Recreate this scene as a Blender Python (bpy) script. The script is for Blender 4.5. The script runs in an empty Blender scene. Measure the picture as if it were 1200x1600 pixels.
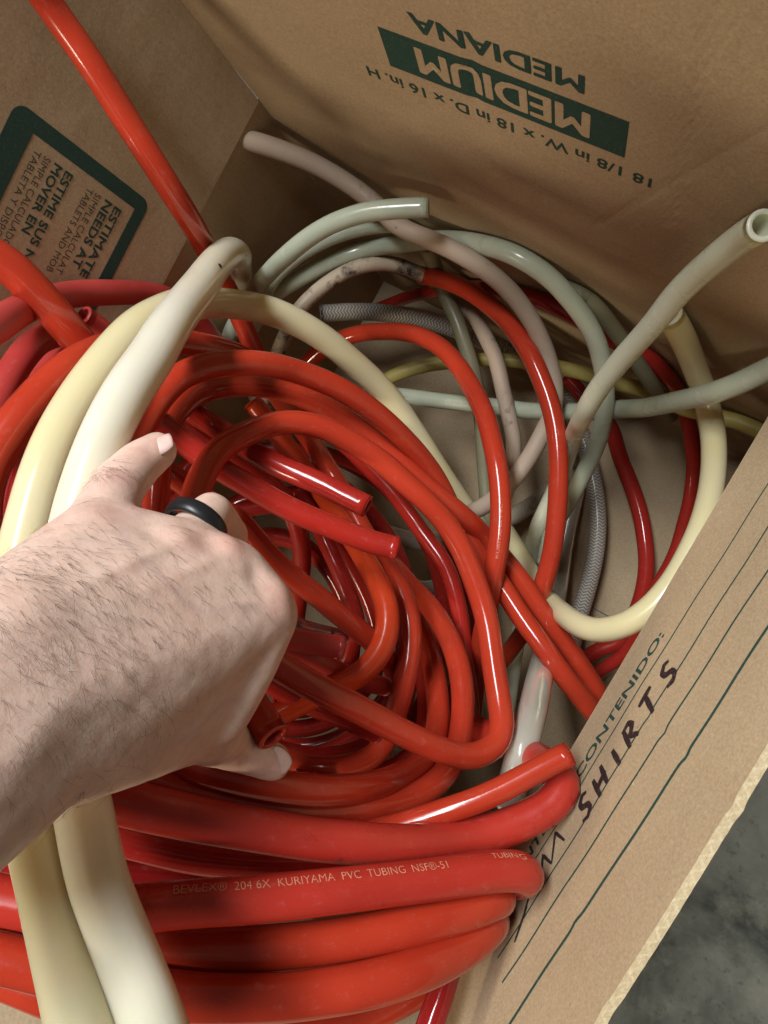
import bpy, bmesh, math, random
import numpy as np
from mathutils import Vector, Matrix, noise
scene = bpy.context.scene
R = math.radians

# ---------------------------------------------------------------- camera, world, lamps, exposure
cam_data = bpy.data.cameras.new('camera')
cam_data.sensor_fit = 'VERTICAL'
cam_data.sensor_height = 24.0
cam_data.lens = 17.325
cam_data.clip_start = 0.01
cam_data.clip_end = 50.0
cam = bpy.data.objects.new('camera', cam_data)
scene.collection.objects.link(cam)
right = Vector((0.83599302, 0.48686976, -0.25312745))
down = Vector((0.48682617, -0.87090312, -0.06729062))
fwd = Vector((-0.25321126, -0.06697458, -0.96508987))
m = Matrix((right, -down, -fwd)).transposed().to_4x4()
m.translation = Vector((0.1571944, 0.0546579, 0.8615567))
cam.matrix_world = m
scene.camera = cam

world = bpy.data.worlds.new('World')
scene.world = world
world.use_nodes = True
world.node_tree.nodes['Background'].inputs[0].default_value = (1.0, 0.93, 0.80, 1)
world.node_tree.nodes['Background'].inputs[1].default_value = 0.085

def area_lamp(name, loc, target, sx, sy, power, col):
    d = bpy.data.lights.new(name, 'AREA')
    d.shape = 'RECTANGLE'
    d.size, d.size_y = sx, sy
    d.energy = power
    d.color = col
    o = bpy.data.objects.new(name, d)
    scene.collection.objects.link(o)
    o.location = loc
    o.rotation_euler = (Vector(target) - Vector(loc)).to_track_quat('-Z', 'Y').to_euler()
    return o
# ceiling fluorescents of the stock room: a cool one up and to the left, a warm one behind the photographer
area_lamp('ceiling_lamp', (-0.42, 0.50, 2.3), (0, 0, .4), 0.25, 1.2, 56, (0.96, 0.98, 1.0))
area_lamp('ceiling_lamp', (-0.50, -1.65, 1.65), (0, 0.2, .4), 0.65, 0.16, 21, (1.0, 0.86, 0.66))

scene.render.engine = 'CYCLES'
scene.cycles.max_bounces = 7
scene.cycles.diffuse_bounces = 4
scene.cycles.transmission_bounces = 5
scene.cycles.caustics_reflective = False
scene.cycles.caustics_refractive = False
scene.view_settings.view_transform = 'Standard'
scene.view_settings.look = 'None'
scene.view_settings.exposure = 0.0
scene.view_settings.gamma = 1.0

# ---------------------------------------------------------------- materials
def new_mat(name):
    mt = bpy.data.materials.new(name)
    mt.use_nodes = True
    nt = mt.node_tree
    return mt, nt, nt.nodes, nt.links, nt.nodes['Principled BSDF']

def N(nodes, kind, **kw):
    n = nodes.new(kind)
    for k, v in kw.items():
        if k in n.inputs: n.inputs[k].default_value = v
        else: setattr(n, k, v)
    return n

def ramp(nodes, p0, c0, p1, c1):
    r = nodes.new('ShaderNodeValToRGB')
    r.color_ramp.elements[0].position = p0; r.color_ramp.elements[0].color = c0
    r.color_ramp.elements[1].position = p1; r.color_ramp.elements[1].color = c1
    return r

def rgba(c): return (c[0], c[1], c[2], 1)

def mix(nt, fac, a, b, blend='MIX'):
    n = nt.nodes.new('ShaderNodeMix'); n.data_type = 'RGBA'; n.blend_type = blend
    for s, v in ((0, fac), (6, a), (7, b)):
        if hasattr(v, 'is_output'): nt.links.new(v, n.inputs[s])
        else: n.inputs[s].default_value = v
    return n.outputs[2]

def tube_mat(name, col, col2, rough=0.14, sss=0.15, sss_rad=(0.01, 0.002, 0.001), trans=0.0, dirt=0.0, dirtcol=(.03, .025, .02), scuff=0.32):
    mt, nt, nd, ln, bs = new_mat(name)
    tc = N(nd, 'ShaderNodeTexCoord')
    geo = N(nd, 'ShaderNodeNewGeometry')
    pos = geo.outputs['Position']
    n1 = N(nd, 'ShaderNodeTexNoise', Scale=14.0, Detail=3.0); ln.new(pos, n1.inputs['Vector'])
    r1 = ramp(nd, .35, rgba(col), .7, rgba(col2)); ln.new(n1.outputs['Fac'], r1.inputs[0])
    # pale scuffs and dust with a shape of their own
    mp = N(nd, 'ShaderNodeMapping'); mp.inputs['Scale'].default_value = (55, 5.0, 1); ln.new(tc.outputs['UV'], mp.inputs[0])
    n2 = N(nd, 'ShaderNodeTexNoise', Scale=2.2, Detail=6.0, Roughness=.7); ln.new(mp.outputs[0], n2.inputs['Vector'])
    r2 = ramp(nd, .56, (0, 0, 0, 1), .78, (scuff, scuff, scuff, 1)); ln.new(n2.outputs['Fac'], r2.inputs[0])
    pale = tuple(min(1, .55 * c + .16) for c in col)
    c = mix(nt, r2.outputs[0], r1.outputs[0], rgba(pale))
    if dirt:
        n3 = N(nd, 'ShaderNodeTexNoise', Scale=70.0, Detail=4.0, Roughness=.65); ln.new(pos, n3.inputs['Vector'])
        r3 = ramp(nd, .66 - .25 * dirt, (0, 0, 0, 1), .80 - .18 * dirt, (1, 1, 1, 1)); ln.new(n3.outputs['Fac'], r3.inputs[0])
        c = mix(nt, r3.outputs[0], c, rgba(dirtcol))
    ln.new(c, bs.inputs['Base Color'])
    # dust specks roughen the gloss
    n4 = N(nd, 'ShaderNodeTexNoise', Scale=30.0, Detail=5.0); ln.new(pos, n4.inputs['Vector'])
    mr = N(nd, 'ShaderNodeMapRange'); mr.inputs[1].default_value = .3; mr.inputs[2].default_value = .75
    mr.inputs[3].default_value = rough * .75; mr.inputs[4].default_value = rough * 1.7
    ln.new(n4.outputs['Fac'], mr.inputs[0]); ln.new(mr.outputs[0], bs.inputs['Roughness'])
    bs.inputs['IOR'].default_value = 1.5
    bs.inputs['Subsurface Weight'].default_value = sss
    bs.inputs['Subsurface Radius'].default_value = (1, sss_rad[1] / sss_rad[0], sss_rad[2] / sss_rad[0])
    bs.inputs['Subsurface Scale'].default_value = sss_rad[0]
    bs.inputs['Transmission Weight'].default_value = trans
    n5 = N(nd, 'ShaderNodeTexNoise', Scale=45.0, Detail=2.0); ln.new(pos, n5.inputs['Vector'])
    n6 = N(nd, 'ShaderNodeTexNoise', Scale=420.0, Detail=2.0); ln.new(pos, n6.inputs['Vector'])
    ad = N(nd, 'ShaderNodeMath', operation='MULTIPLY_ADD'); ad.inputs[1].default_value = .06
    ln.new(n6.outputs['Fac'], ad.inputs[0]); ln.new(n5.outputs['Fac'], ad.inputs[2])
    bp = N(nd, 'ShaderNodeBump', Strength=.16, Distance=.0012); ln.new(ad.outputs[0], bp.inputs['Height'])
    ln.new(bp.outputs[0], bs.inputs['Normal'])
    return mt

M = {}
M['red'] = tube_mat('red_vinyl', (.47, .044, .018), (.38, .030, .013))
M['red_orange'] = tube_mat('orange_red_vinyl', (.55, .055, .014), (.47, .042, .012))
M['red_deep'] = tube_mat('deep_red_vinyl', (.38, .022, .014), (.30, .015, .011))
M['red_mid'] = tube_mat('mid_red_vinyl', (.43, .028, .019), (.35, .021, .015))
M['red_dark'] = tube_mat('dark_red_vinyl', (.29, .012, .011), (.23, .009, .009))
M['red_faded'] = tube_mat('faded_red_vinyl', (.46, .050, .042), (.38, .034, .030), rough=.38, scuff=.4)
M['red_scuffed'] = tube_mat('scuffed_red_vinyl', (.46, .035, .022), (.37, .026, .016), rough=.27, dirt=.22, dirtcol=(.16, .018, .02), scuff=.35)
M['red_printed'] = tube_mat('printed_red_vinyl', (.46, .034, .021), (.37, .025, .015), rough=.22, dirt=.06, dirtcol=(.2, .02, .02))
M['white'] = tube_mat('cream_vinyl', (.72, .69, .58), (.70, .64, .46), rough=.17, sss=.8, sss_rad=(.016, .012, .006), scuff=.1)
M['cream'] = tube_mat('yellowed_cream_vinyl', (.68, .61, .35), (.66, .60, .41), rough=.17, sss=.8, sss_rad=(.016, .012, .006), scuff=.1)
M['grey'] = tube_mat('grey_vinyl', (.45, .48, .37), (.37, .40, .30), rough=.2, sss=.8, sss_rad=(.008, .008, .006))
M['olive'] = tube_mat('pale_olive_vinyl', (.62, .63, .47), (.55, .56, .42), rough=.25, sss=.8, sss_rad=(.008, .008, .005))
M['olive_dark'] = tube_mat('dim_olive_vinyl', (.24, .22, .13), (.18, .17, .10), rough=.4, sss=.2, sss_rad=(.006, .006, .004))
M['pinkish'] = tube_mat('dusty_pink_vinyl', (.43, .335, .25), (.35, .27, .20), rough=.5, sss=.3, sss_rad=(.008, .005, .004), dirt=.12, dirtcol=(.12, .09, .07))
M['yellow'] = tube_mat('yellow_vinyl', (.50, .42, .12), (.44, .36, .10), rough=.4, sss=.2, sss_rad=(.006, .005, .002))
M['grimy'] = tube_mat('grimy_vinyl', (.52, .42, .30), (.42, .34, .24), rough=.5, dirt=.72)
M['grimy2'] = tube_mat('dirty_clear_vinyl', (.46, .40, .30), (.36, .31, .23), rough=.22, sss=.2, dirt=.35, dirtcol=(.16, .13, .09), trans=.15)
M['clear'] = tube_mat('clear_vinyl', (.68, .66, .56), (.60, .58, .48), rough=.16, sss=.25, sss_rad=(.01, .009, .007), trans=.45)
M['clear_green'] = tube_mat('green_clear_vinyl', (.50, .60, .50), (.44, .54, .44), rough=.2, sss=.25, sss_rad=(.01, .01, .008), trans=.3)
M['clear_purple'] = tube_mat('purple_clear_vinyl', (.26, .19, .24), (.20, .14, .19), rough=.2, trans=.3)

def braid_mat():
    mt, nt, nd, ln, bs = new_mat('braided_vinyl')
    tc = N(nd, 'ShaderNodeTexCoord')
    sep = N(nd, 'ShaderNodeSeparateXYZ'); ln.new(tc.outputs['UV'], sep.inputs[0])
    def wave(sgn):
        a = N(nd, 'ShaderNodeMath', operation='MULTIPLY'); a.inputs[1].default_value = 150.0; ln.new(sep.outputs[0], a.inputs[0])
        b = N(nd, 'ShaderNodeMath', operation='MULTIPLY_ADD'); b.inputs[1].default_value = sgn * 8.0
        ln.new(sep.outputs[1], b.inputs[0]); ln.new(a.outputs[0], b.inputs[2])
        c = N(nd, 'ShaderNodeMath', operation='MULTIPLY'); c.inputs[1].default_value = 2 * math.pi; ln.new(b.outputs[0], c.inputs[0])
        d = N(nd, 'ShaderNodeMath', operation='SINE'); ln.new(c.outputs[0], d.inputs[0]); return d
    # herringbone: sign flips every other strip round the hose
    st = N(nd, 'ShaderNodeMath', operation='MULTIPLY'); st.inputs[1].default_value = 14.0; ln.new(sep.outputs[1], st.inputs[0])
    fr = N(nd, 'ShaderNodeMath', operation='PINGPONG'); fr.inputs[1].default_value = 1.0; ln.new(st.outputs[0], fr.inputs[0])
    a = N(nd, 'ShaderNodeMath', operation='MULTIPLY'); a.inputs[1].default_value = 300.0; ln.new(sep.outputs[0], a.inputs[0])
    b = N(nd, 'ShaderNodeMath', operation='MULTIPLY_ADD'); b.inputs[1].default_value = 0.8; ln.new(fr.outputs[0], b.inputs[0]); ln.new(a.outputs[0], b.inputs[2])
    c = N(nd, 'ShaderNodeMath', operation='MULTIPLY'); c.inputs[1].default_value = 2 * math.pi; ln.new(b.outputs[0], c.inputs[0])
    s = N(nd, 'ShaderNodeMath', operation='SINE'); ln.new(c.outputs[0], s.inputs[0])
    r = ramp(nd, .2, (.25, .22, .18, 1), .8, (.56, .53, .46, 1))
    mr = N(nd, 'ShaderNodeMapRange'); mr.inputs[1].default_value = -1; mr.inputs[2].default_value = 1; ln.new(s.outputs[0], mr.inputs[0])
    ln.new(mr.outputs[0], r.inputs[0]); ln.new(r.outputs[0], bs.inputs['Base Color'])
    bs.inputs['Roughness'].default_value = .45
    bs.inputs['Coat Weight'].default_value = .5; bs.inputs['Coat Roughness'].default_value = .2
    bp = N(nd, 'ShaderNodeBump', Strength=.6, Distance=.0008); ln.new(mr.outputs[0], bp.inputs['Height']); ln.new(bp.outputs[0], bs.inputs['Normal'])
    return mt
M['braid'] = braid_mat()

def cardboard_mat(name, col, col2, edge=False):
    mt, nt, nd, ln, bs = new_mat(name)
    geo = N(nd, 'ShaderNodeNewGeometry'); pos = geo.outputs['Position']
    n1 = N(nd, 'ShaderNodeTexNoise', Scale=9.0, Detail=5.0, Roughness=.6); ln.new(pos, n1.inputs['Vector'])
    r1 = ramp(nd, .3, rgba(col), .75, rgba(col2)); ln.new(n1.outputs['Fac'], r1.inputs[0])
    n2 = N(nd, 'ShaderNodeTexNoise', Scale=620.0, Detail=3.0, Roughness=.7); ln.new(pos, n2.inputs['Vector'])
    r2 = ramp(nd, .3, (.80, .79, .77, 1), .7, (1.1, 1.1, 1.1, 1)); ln.new(n2.outputs['Fac'], r2.inputs[0])
    c = mix(nt, 1.0, r1.outputs[0], r2.outputs[0], 'MULTIPLY')
    # sparse pale fibres and dark specks of recycled board
    n3 = N(nd, 'ShaderNodeTexNoise', Scale=150.0, Detail=2.0); ln.new(pos, n3.inputs['Vector'])
    r3 = ramp(nd, .74, (0, 0, 0, 1), .80, (.5, .5, .5, 1)); ln.new(n3.outputs['Fac'], r3.inputs[0])
    c = mix(nt, r3.outputs[0], c, rgba(tuple(min(1, x * 1.5) for x in col)))
    v = N(nd, 'ShaderNodeTexVoronoi', Scale=55.0); ln.new(pos, v.inputs['Vector'])
    r4 = ramp(nd, .03, (.7, .7, .7, 1), .055, (0, 0, 0, 1)); ln.new(v.outputs['Distance'], r4.inputs[0])
    c = mix(nt, r4.outputs[0], c, rgba(tuple(x * .55 for x in col)))
    tc = N(nd, 'ShaderNodeTexCoord'); sp = N(nd, 'ShaderNodeSeparateXYZ'); ln.new(tc.outputs['UV'], sp.inputs[0])
    wv = N(nd, 'ShaderNodeMath', operation='MULTIPLY'); wv.inputs[1].default_value = 2 * math.pi / .0068; ln.new(sp.outputs[0], wv.inputs[0])
    sn = N(nd, 'ShaderNodeMath', operation='SINE'); ln.new(wv.outputs[0], sn.inputs[0])
    if edge:
        # the fluted middle ply seen end on, between two liners
        m1 = N(nd, 'ShaderNodeMath', operation='MULTIPLY_ADD'); m1.inputs[1].default_value = .33; m1.inputs[2].default_value = .5; ln.new(sn.outputs[0], m1.inputs[0])
        m2 = N(nd, 'ShaderNodeMath', operation='SUBTRACT'); ln.new(sp.outputs[1], m2.inputs[0]); ln.new(m1.outputs[0], m2.inputs[1])
        m3 = N(nd, 'ShaderNodeMath', operation='ABSOLUTE'); ln.new(m2.outputs[0], m3.inputs[0])
        rf = ramp(nd, .10, (.0, .0, .0, 1), .30, (.30, .30, .30, 1)); ln.new(m3.outputs[0], rf.inputs[0])
        c = mix(nt, rf.outputs[0], c, (.40, .29, .16, 1))
    else:
        # pale rubbed scratches and worn patches
        mp2 = N(nd, 'ShaderNodeMapping'); mp2.inputs['Scale'].default_value = (22, 95, 60); mp2.inputs['Rotation'].default_value = (.3, .5, .9); ln.new(pos, mp2.inputs[0])
        n8 = N(nd, 'ShaderNodeTexNoise', Scale=1.0, Detail=3.0, Roughness=.6); ln.new(mp2.outputs[0], n8.inputs['Vector'])
        r8 = ramp(nd, .66, (0, 0, 0, 1), .78, (.30, .30, .30, 1)); ln.new(n8.outputs['Fac'], r8.inputs[0])
        c = mix(nt, r8.outputs[0], c, rgba(tuple(min(1, x * 1.35) for x in col)))
    ln.new(c, bs.inputs['Base Color'])
    bs.inputs['Roughness'].default_value = .78
    bs.inputs['Specular IOR Level'].default_value = .25
    n5 = N(nd, 'ShaderNodeTexNoise', Scale=260.0 if not edge else 700., Detail=4.0); ln.new(pos, n5.inputs['Vector'])
    n6 = N(nd, 'ShaderNodeTexNoise', Scale=22.0, Detail=2.0); ln.new(pos, n6.inputs['Vector'])
    ad = N(nd, 'ShaderNodeMath', operation='MULTIPLY_ADD'); ad.inputs[1].default_value = 9.0
    ln.new(n6.outputs['Fac'], ad.inputs[0]); ln.new(n5.outputs['Fac'], ad.inputs[2])
    if not edge:
        fl_ = N(nd, 'ShaderNodeMath', operation='MULTIPLY_ADD'); fl_.inputs[1].default_value = .12
        ln.new(sn.outputs[0], fl_.inputs[0]); ln.new(ad.outputs[0], fl_.inputs[2]); ad = fl_
    bp = N(nd, 'ShaderNodeBump', Strength=.35 if not edge else .8, Distance=.0004); ln.new(ad.outputs[0], bp.inputs['Height']); ln.new(bp.outputs[0], bs.inputs['Normal'])
    return mt
M['card'] = cardboard_mat('cardboard', (.46, .35, .22), (.41, .31, .19))
M['card_edge'] = cardboard_mat('cardboard_cut_edge', (.74, .62, .40), (.62, .50, .31), True)

def ink_mat(name, col, wear=.25):
    mt, nt, nd, ln, bs = new_mat(name)
    geo = N(nd, 'ShaderNodeNewGeometry')
    n2 = N(nd, 'ShaderNodeTexNoise', Scale=620.0, Detail=3.0, Roughness=.7); ln.new(geo.outputs['Position'], n2.inputs['Vector'])
    r2 = ramp(nd, .55, rgba(col), .85, rgba(tuple(c * (1 - wear) + w * wear for c, w in zip(col, (.42, .285, .165))))); ln.new(n2.outputs['Fac'], r2.inputs[0])
    ln.new(r2.outputs[0], bs.inputs['Base Color']); bs.inputs['Roughness'].default_value = .7
    bs.inputs['Specular IOR Level'].default_value = .25
    return mt
M['ink_green'] = ink_mat('green_ink', (.022, .062, .050))
M['ink_grey'] = ink_mat('grey_ink', (.075, .068, .050), .4)
M['ink_marker'] = ink_mat('black_marker', (.030, .018, .020), .35)
M['ink_pale'] = ink_mat('pale_print', (.62, .24, .15), .1)

def concrete_mat():
    mt, nt, nd, ln, bs = new_mat('concrete')
    geo = N(nd, 'ShaderNodeNewGeometry'); pos = geo.outputs['Position']
    n1 = N(nd, 'ShaderNodeTexNoise', Scale=7.0, Detail=7.0, Roughness=.62, Distortion=.6); ln.new(pos, n1.inputs['Vector'])
    r1 = ramp(nd, .36, (.040, .046, .038, 1), .62, (.17, .175, .15, 1)); ln.new(n1.outputs['Fac'], r1.inputs[0])
    v = N(nd, 'ShaderNodeTexVoronoi', Scale=26.0); v.feature = 'SMOOTH_F1'
    n0 = N(nd, 'ShaderNodeTexNoise', Scale=30.0, Detail=4.0); ln.new(pos, n0.inputs['Vector'])
    c0 = mix(nt, .12, pos, n0.outputs['Color']); ln.new(c0, v.inputs['Vector'])
    r2 = ramp(nd, .12, (.55, .55, .55, 1), .3, (0, 0, 0, 1)); ln.new(v.outputs['Distance'], r2.inputs[0])
    n2 = N(nd, 'ShaderNodeTexNoise', Scale=16.0, Detail=8.0, Roughness=.7); ln.new(pos, n2.inputs['Vector'])
    r3 = ramp(nd, .50, (0, 0, 0, 1), .70, (.8, .8, .8, 1)); ln.new(n2.outputs['Fac'], r3.inputs[0])
    c = mix(nt, r2.outputs[0], r1.outputs[0], (.12, .125, .105, 1))
    c = mix(nt, r3.outputs[0], c, (.21, .205, .165, 1))
    n7 = N(nd, 'ShaderNodeTexNoise', Scale=90.0, Detail=6.0, Roughness=.7); ln.new(pos, n7.inputs['Vector'])
    r7 = ramp(nd, .56, (0, 0, 0, 1), .72, (.8, .8, .8, 1)); ln.new(n7.outputs['Fac'], r7.inputs[0])
    c = mix(nt, r7.outputs[0], c, (.035, .037, .03, 1))
    ln.new(c, bs.inputs['Base Color'])
    bs.inputs['Roughness'].default_value = .42
    bp = N(nd, 'ShaderNodeBump', Strength=.4, Distance=.003); ln.new(n2.outputs['Fac'], bp.inputs['Height']); ln.new(bp.outputs[0], bs.inputs['Normal'])
    return mt
M['concrete'] = concrete_mat()

def skin_mat():
    mt, nt, nd, ln, bs = new_mat('skin')
    geo = N(nd, 'ShaderNodeNewGeometry'); pos = geo.outputs['Position']
    n1 = N(nd, 'ShaderNodeTexNoise', Scale=38.0, Detail=5.0, Roughness=.6); ln.new(pos, n1.inputs['Vector'])
    r1 = ramp(nd, .32, (.84, .63, .52, 1), .68, (.80, .56, .455, 1)); ln.new(n1.outputs['Fac'], r1.inputs[0])
    n2 = N(nd, 'ShaderNodeTexNoise', Scale=190.0, Detail=4.0, Roughness=.65); ln.new(pos, n2.inputs['Vector'])
    r2 = ramp(nd, .36, (.92, .88, .86, 1), .66, (1.05, 1.04, 1.03, 1)); ln.new(n2.outputs['Fac'], r2.inputs[0])
    c = mix(nt, 1.0, r1.outputs[0], r2.outputs[0], 'MULTIPLY')
    n3 = N(nd, 'ShaderNodeTexNoise', Scale=15.0, Detail=1.0); ln.new(pos, n3.inputs['Vector'])
    r3 = ramp(nd, .47, (0, 0, 0, 1), .5, (.22, .22, .22, 1)); r3.color_ramp.elements.new(.53).color = (0, 0, 0, 1)
    ln.new(n3.outputs['Fac'], r3.inputs[0])
    c = mix(nt, r3.outputs[0], c, (.42, .30, .30, 1))
    at = N(nd, 'ShaderNodeAttribute', attribute_name='flush')
    c = mix(nt, at.outputs['Fac'], c, (.62, .27, .22, 1))
    ln.new(c, bs.inputs['Base Color'])
    bs.inputs['Roughness'].default_value = .5
    bs.inputs['Subsurface Weight'].default_value = .3
    bs.inputs['Subsurface Radius'].default_value = (1, .35, .2)
    bs.inputs['Subsurface Scale'].default_value = .005
    v = N(nd, 'ShaderNodeTexVoronoi', Scale=700.0); v.feature = 'DISTANCE_TO_EDGE'; ln.new(pos, v.inputs['Vector'])
    mpn = N(nd, 'ShaderNodeMapping'); mpn.inputs['Scale'].default_value = (1, 1.9, 1); mpn.inputs['Rotation'].default_value = (0, 0, .6); ln.new(pos, mpn.inputs[0])
    n5 = N(nd, 'ShaderNodeTexNoise', Scale=330.0, Detail=5.0, Roughness=.6, Distortion=.8); ln.new(mpn.outputs[0], n5.inputs['Vector'])
    ad = N(nd, 'ShaderNodeMath', operation='MULTIPLY_ADD'); ad.inputs[1].default_value = .07
    mr = N(nd, 'ShaderNodeMapRange'); mr.inputs[2].default_value = .12; ln.new(v.outputs['Distance'], mr.inputs[0])
    ln.new(mr.outputs[0], ad.inputs[0]); ln.new(n5.outputs['Fac'], ad.inputs[2])
    bp = N(nd, 'ShaderNodeBump', Strength=.2, Distance=.0010); ln.new(ad.outputs[0], bp.inputs['Height']); ln.new(bp.outputs[0], bs.inputs['Normal'])
    return mt
M['skin'] = skin_mat()
def plain(name, col, rough=.5, sss=0):
    mt, nt, nd, ln, bs = new_mat(name)
    geo = N(nd, 'ShaderNodeNewGeometry')
    n1 = N(nd, 'ShaderNodeTexNoise', Scale=180.0, Detail=3.0); ln.new(geo.outputs['Position'], n1.inputs['Vector'])
    r1 = ramp(nd, .3, rgba(col), .7, rgba(tuple(c * .85 for c in col))); ln.new(n1.outputs['Fac'], r1.inputs[0])
    ln.new(r1.outputs[0], bs.inputs['Base Color']); bs.inputs['Roughness'].default_value = rough
    if sss: bs.inputs['Subsurface Weight'].default_value = sss; bs.inputs['Subsurface Scale'].default_value = .003
    return mt
M['nail'] = plain('fingernail', (.78, .55, .48), .3, .3)
M['silicone'] = plain('black_silicone', (.012, .012, .014), .38)
M['hair'] = plain('body_hair', (.045, .028, .018), .5)
M['speck'] = plain('black_speck', (.012, .010, .008), .6)

# ---------------------------------------------------------------- helpers
def link(name, me, mat=None, parent=None, smooth=True):
    o = bpy.data.objects.new(name, me)
    scene.collection.objects.link(o)
    if mat is not None: me.materials.append(mat)
    if smooth: me.polygons.foreach_set('use_smooth', [True] * len(me.polygons))
    if parent is not None: o.parent = parent
    return o

def tag(o, label=None, cat=None, group=None, kind=None):
    if label: o['label'] = label
    if cat: o['category'] = cat
    if group: o['group'] = group
    if kind: o['kind'] = kind
    return o

def mesh(name, verts, faces):
    me = bpy.data.meshes.new(name)
    me.from_pydata([tuple(v) for v in verts], [], faces)
    me.update()
    return me

# ---------------------------------------------------------------- the setting: concrete floor
nfl = 40
fv = [((i / nfl - .5) * 6, (j / nfl - .5) * 6, 0) for j in range(nfl + 1) for i in range(nfl + 1)]
ff = [(j * (nfl + 1) + i, j * (nfl + 1) + i + 1, (j + 1) * (nfl + 1) + i + 1, (j + 1) * (nfl + 1) + i) for j in range(nfl) for i in range(nfl)]
tag(link('floor', mesh('floor', fv, ff), M['concrete']), kind='structure')

# ---------------------------------------------------------------- the box
BW, BD, BH, TH = .42, .48, .37, .0045
X0, X1, Y0, Y1, ZB = -BW / 2, BW / 2, -BD / 2, BD / 2, .006
ZT = ZB + BH
box = bpy.data.objects.new('cardboard_box', None)
scene.collection.objects.link(box)
tag(box, 'open brown cardboard box with green print inside its flaps, full of tubing', 'box')

class Panel:
    """a sheet of board: local s (mm along), t (mm up from its foot); bend() adds the board's own warp"""
    def __init__(self, org, sdir, tdir, ndir, warp=0, seed=0):
        self.o, self.s, self.t, self.n = Vector(org), Vector(sdir).normalized(), Vector(tdir).normalized(), Vector(ndir).normalized()
        self.warp, self.seed = warp, seed
        self.creases = []
        self.top = 0.0
    def h(self, s, t):
        if not self.warp: return 0.0
        p = Vector((s * .006 + self.seed, t * .006, self.seed * 1.7))
        q = Vector((s * .018 + self.seed, t * .018, self.seed * .7))
        v = self.warp * (noise.noise(p) + .3 * noise.noise(q)) * min(1.0, max(0.0, t) / 30.0)
        if self.top: v *= min(1.0, max(0.0, self.top - t) / 60.0)
        for sc, slope, amp, wid, tmin in self.creases:      # knocks and fold lines pressed into the board
            d = (s - sc - slope * t) / wid
            v += amp * math.exp(-d * d) * min(1.0, max(0.0, (t - tmin) / 15.0))
        return v
    def pt(self, s, t, off=0.0):
        return self.o + self.s * (s * .001) + self.t * (t * .001) + self.n * ((self.h(s, t) + off) * .001)
    def build(self, name, s0, s1, t0, t1, ns, nt_, th=4.5, edge_noise=.5, shear=0.0, shear2=0.0, base=0.0):
        vs, fs, mi = [], [], []
        rnd = random.Random(self.seed * 100 + 7)
        js = [[rnd.uniform(-1, 1) * edge_noise for _ in range(ns + 1)] for _ in range(2)]
        for side in (0, 1):
            for j in range(nt_ + 1):
                for i in range(ns + 1):
                    s = s0 + (s1 - s0) * i / ns; t = t0 + (t1 - t0) * j / nt_
                    if j == nt_: t += js[0][i]
                    s += shear * t * (1 - i / ns) + shear2 * (t - base) * i / ns
                    vs.append(self.pt(s, t, -th * side))
        n0 = (ns + 1) * (nt_ + 1)
        ix = lambda i, j, sd: sd * n0 + j * (ns + 1) + i
        for j in range(nt_):
            for i in range(ns):
                fs.append((ix(i, j, 0), ix(i + 1, j, 0), ix(i + 1, j + 1, 0), ix(i, j + 1, 0))); mi.append(0)
                fs.append((ix(i, j, 1), ix(i, j + 1, 1), ix(i + 1, j + 1, 1), ix(i + 1, j, 1))); mi.append(0)
        for i in range(ns):
            fs.append((ix(i, 0, 0), ix(i, 0, 1), ix(i + 1, 0, 1), ix(i + 1, 0, 0))); mi.append(0)
            fs.append((ix(i, nt_, 0), ix(i + 1, nt_, 0), ix(i + 1, nt_, 1), ix(i, nt_, 1))); mi.append(0 if name == 'wall' else 1)
        for j in range(nt_):
            fs.append((ix(0, j, 0), ix(0, j + 1, 0), ix(0, j + 1, 1), ix(0, j, 1))); mi.append(1)
            fs.append((ix(ns, j, 0), ix(ns, j, 1), ix(ns, j + 1, 1), ix(ns, j + 1, 0))); mi.append(1)
        me = mesh(name, vs, fs)
        uvl = me.uv_layers.new(name='UVMap')
        for p in me.polygons:
            edge = mi[p.index]
            for li in p.loop_indices:
                vi = me.loops[li].vertex_index
                sd, rem = divmod(vi, n0); j, i = divmod(rem, ns + 1)
                s_, t_ = s0 + (s1 - s0) * i / ns, t0 + (t1 - t0) * j / nt_
                along = s_ if len({(v % n0) // (ns + 1) for v in p.vertices}) == 1 else t_
                uvl.data[li].uv = (along * .001, sd) if edge else (s_ * .001, t_ * .001)
        me.materials.append(M['card']); me.materials.append(M['card_edge'])
        me.polygons.foreach_set('material_index', mi)
        bm = bmesh.new(); bm.from_mesh(me); bmesh.ops.recalc_face_normals(bm, faces=bm.faces); bm.to_mesh(me); bm.free()
        o = bpy.data.objects.new(name, me); scene.collection.objects.link(o); o.parent = box
        return o

AL, AR, AB, AF = .17, math.tan(R(20)), .03, math.tan(R(40))
LEAN = .055
# walls (inner faces), s along, t up from the bottom
w_left = Panel((X0, Y1, ZB), (0, -1, 0), (0, 0, 1), (1, 0, 0), 1.2, 1)
w_back = Panel((X0, Y1, ZB), (1, 0, 0), (0, 0, 1), (0, -1, 0), 1.2, 2)
w_right = Panel((X1 + LEAN, Y1, ZB), (0, -1, 0), (-LEAN, 0, BH), (-BH, 0, -LEAN), 1.2, 3)
w_front = Panel((X0, Y0, ZB), (1, 0, 0), (0, 0, 1), (0, 1, 0), 1.2, 4)
for w_ in (w_left, w_back, w_front): w_.top = BH * 1000
w_right.top = math.hypot(BH, LEAN) * 1000
w_left.build('wall', 0, BD * 1000, 0, BH * 1000, 12, 12)
w_back.build('wall', 0, BW * 1000 + 2, 0, BH * 1000, 12, 12, shear2=-LEAN / BH, base=BH * 1000)
w_right.build('wall', 0, BD * 1000, 0, math.hypot(BH, LEAN) * 1000, 12, 12)
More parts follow.
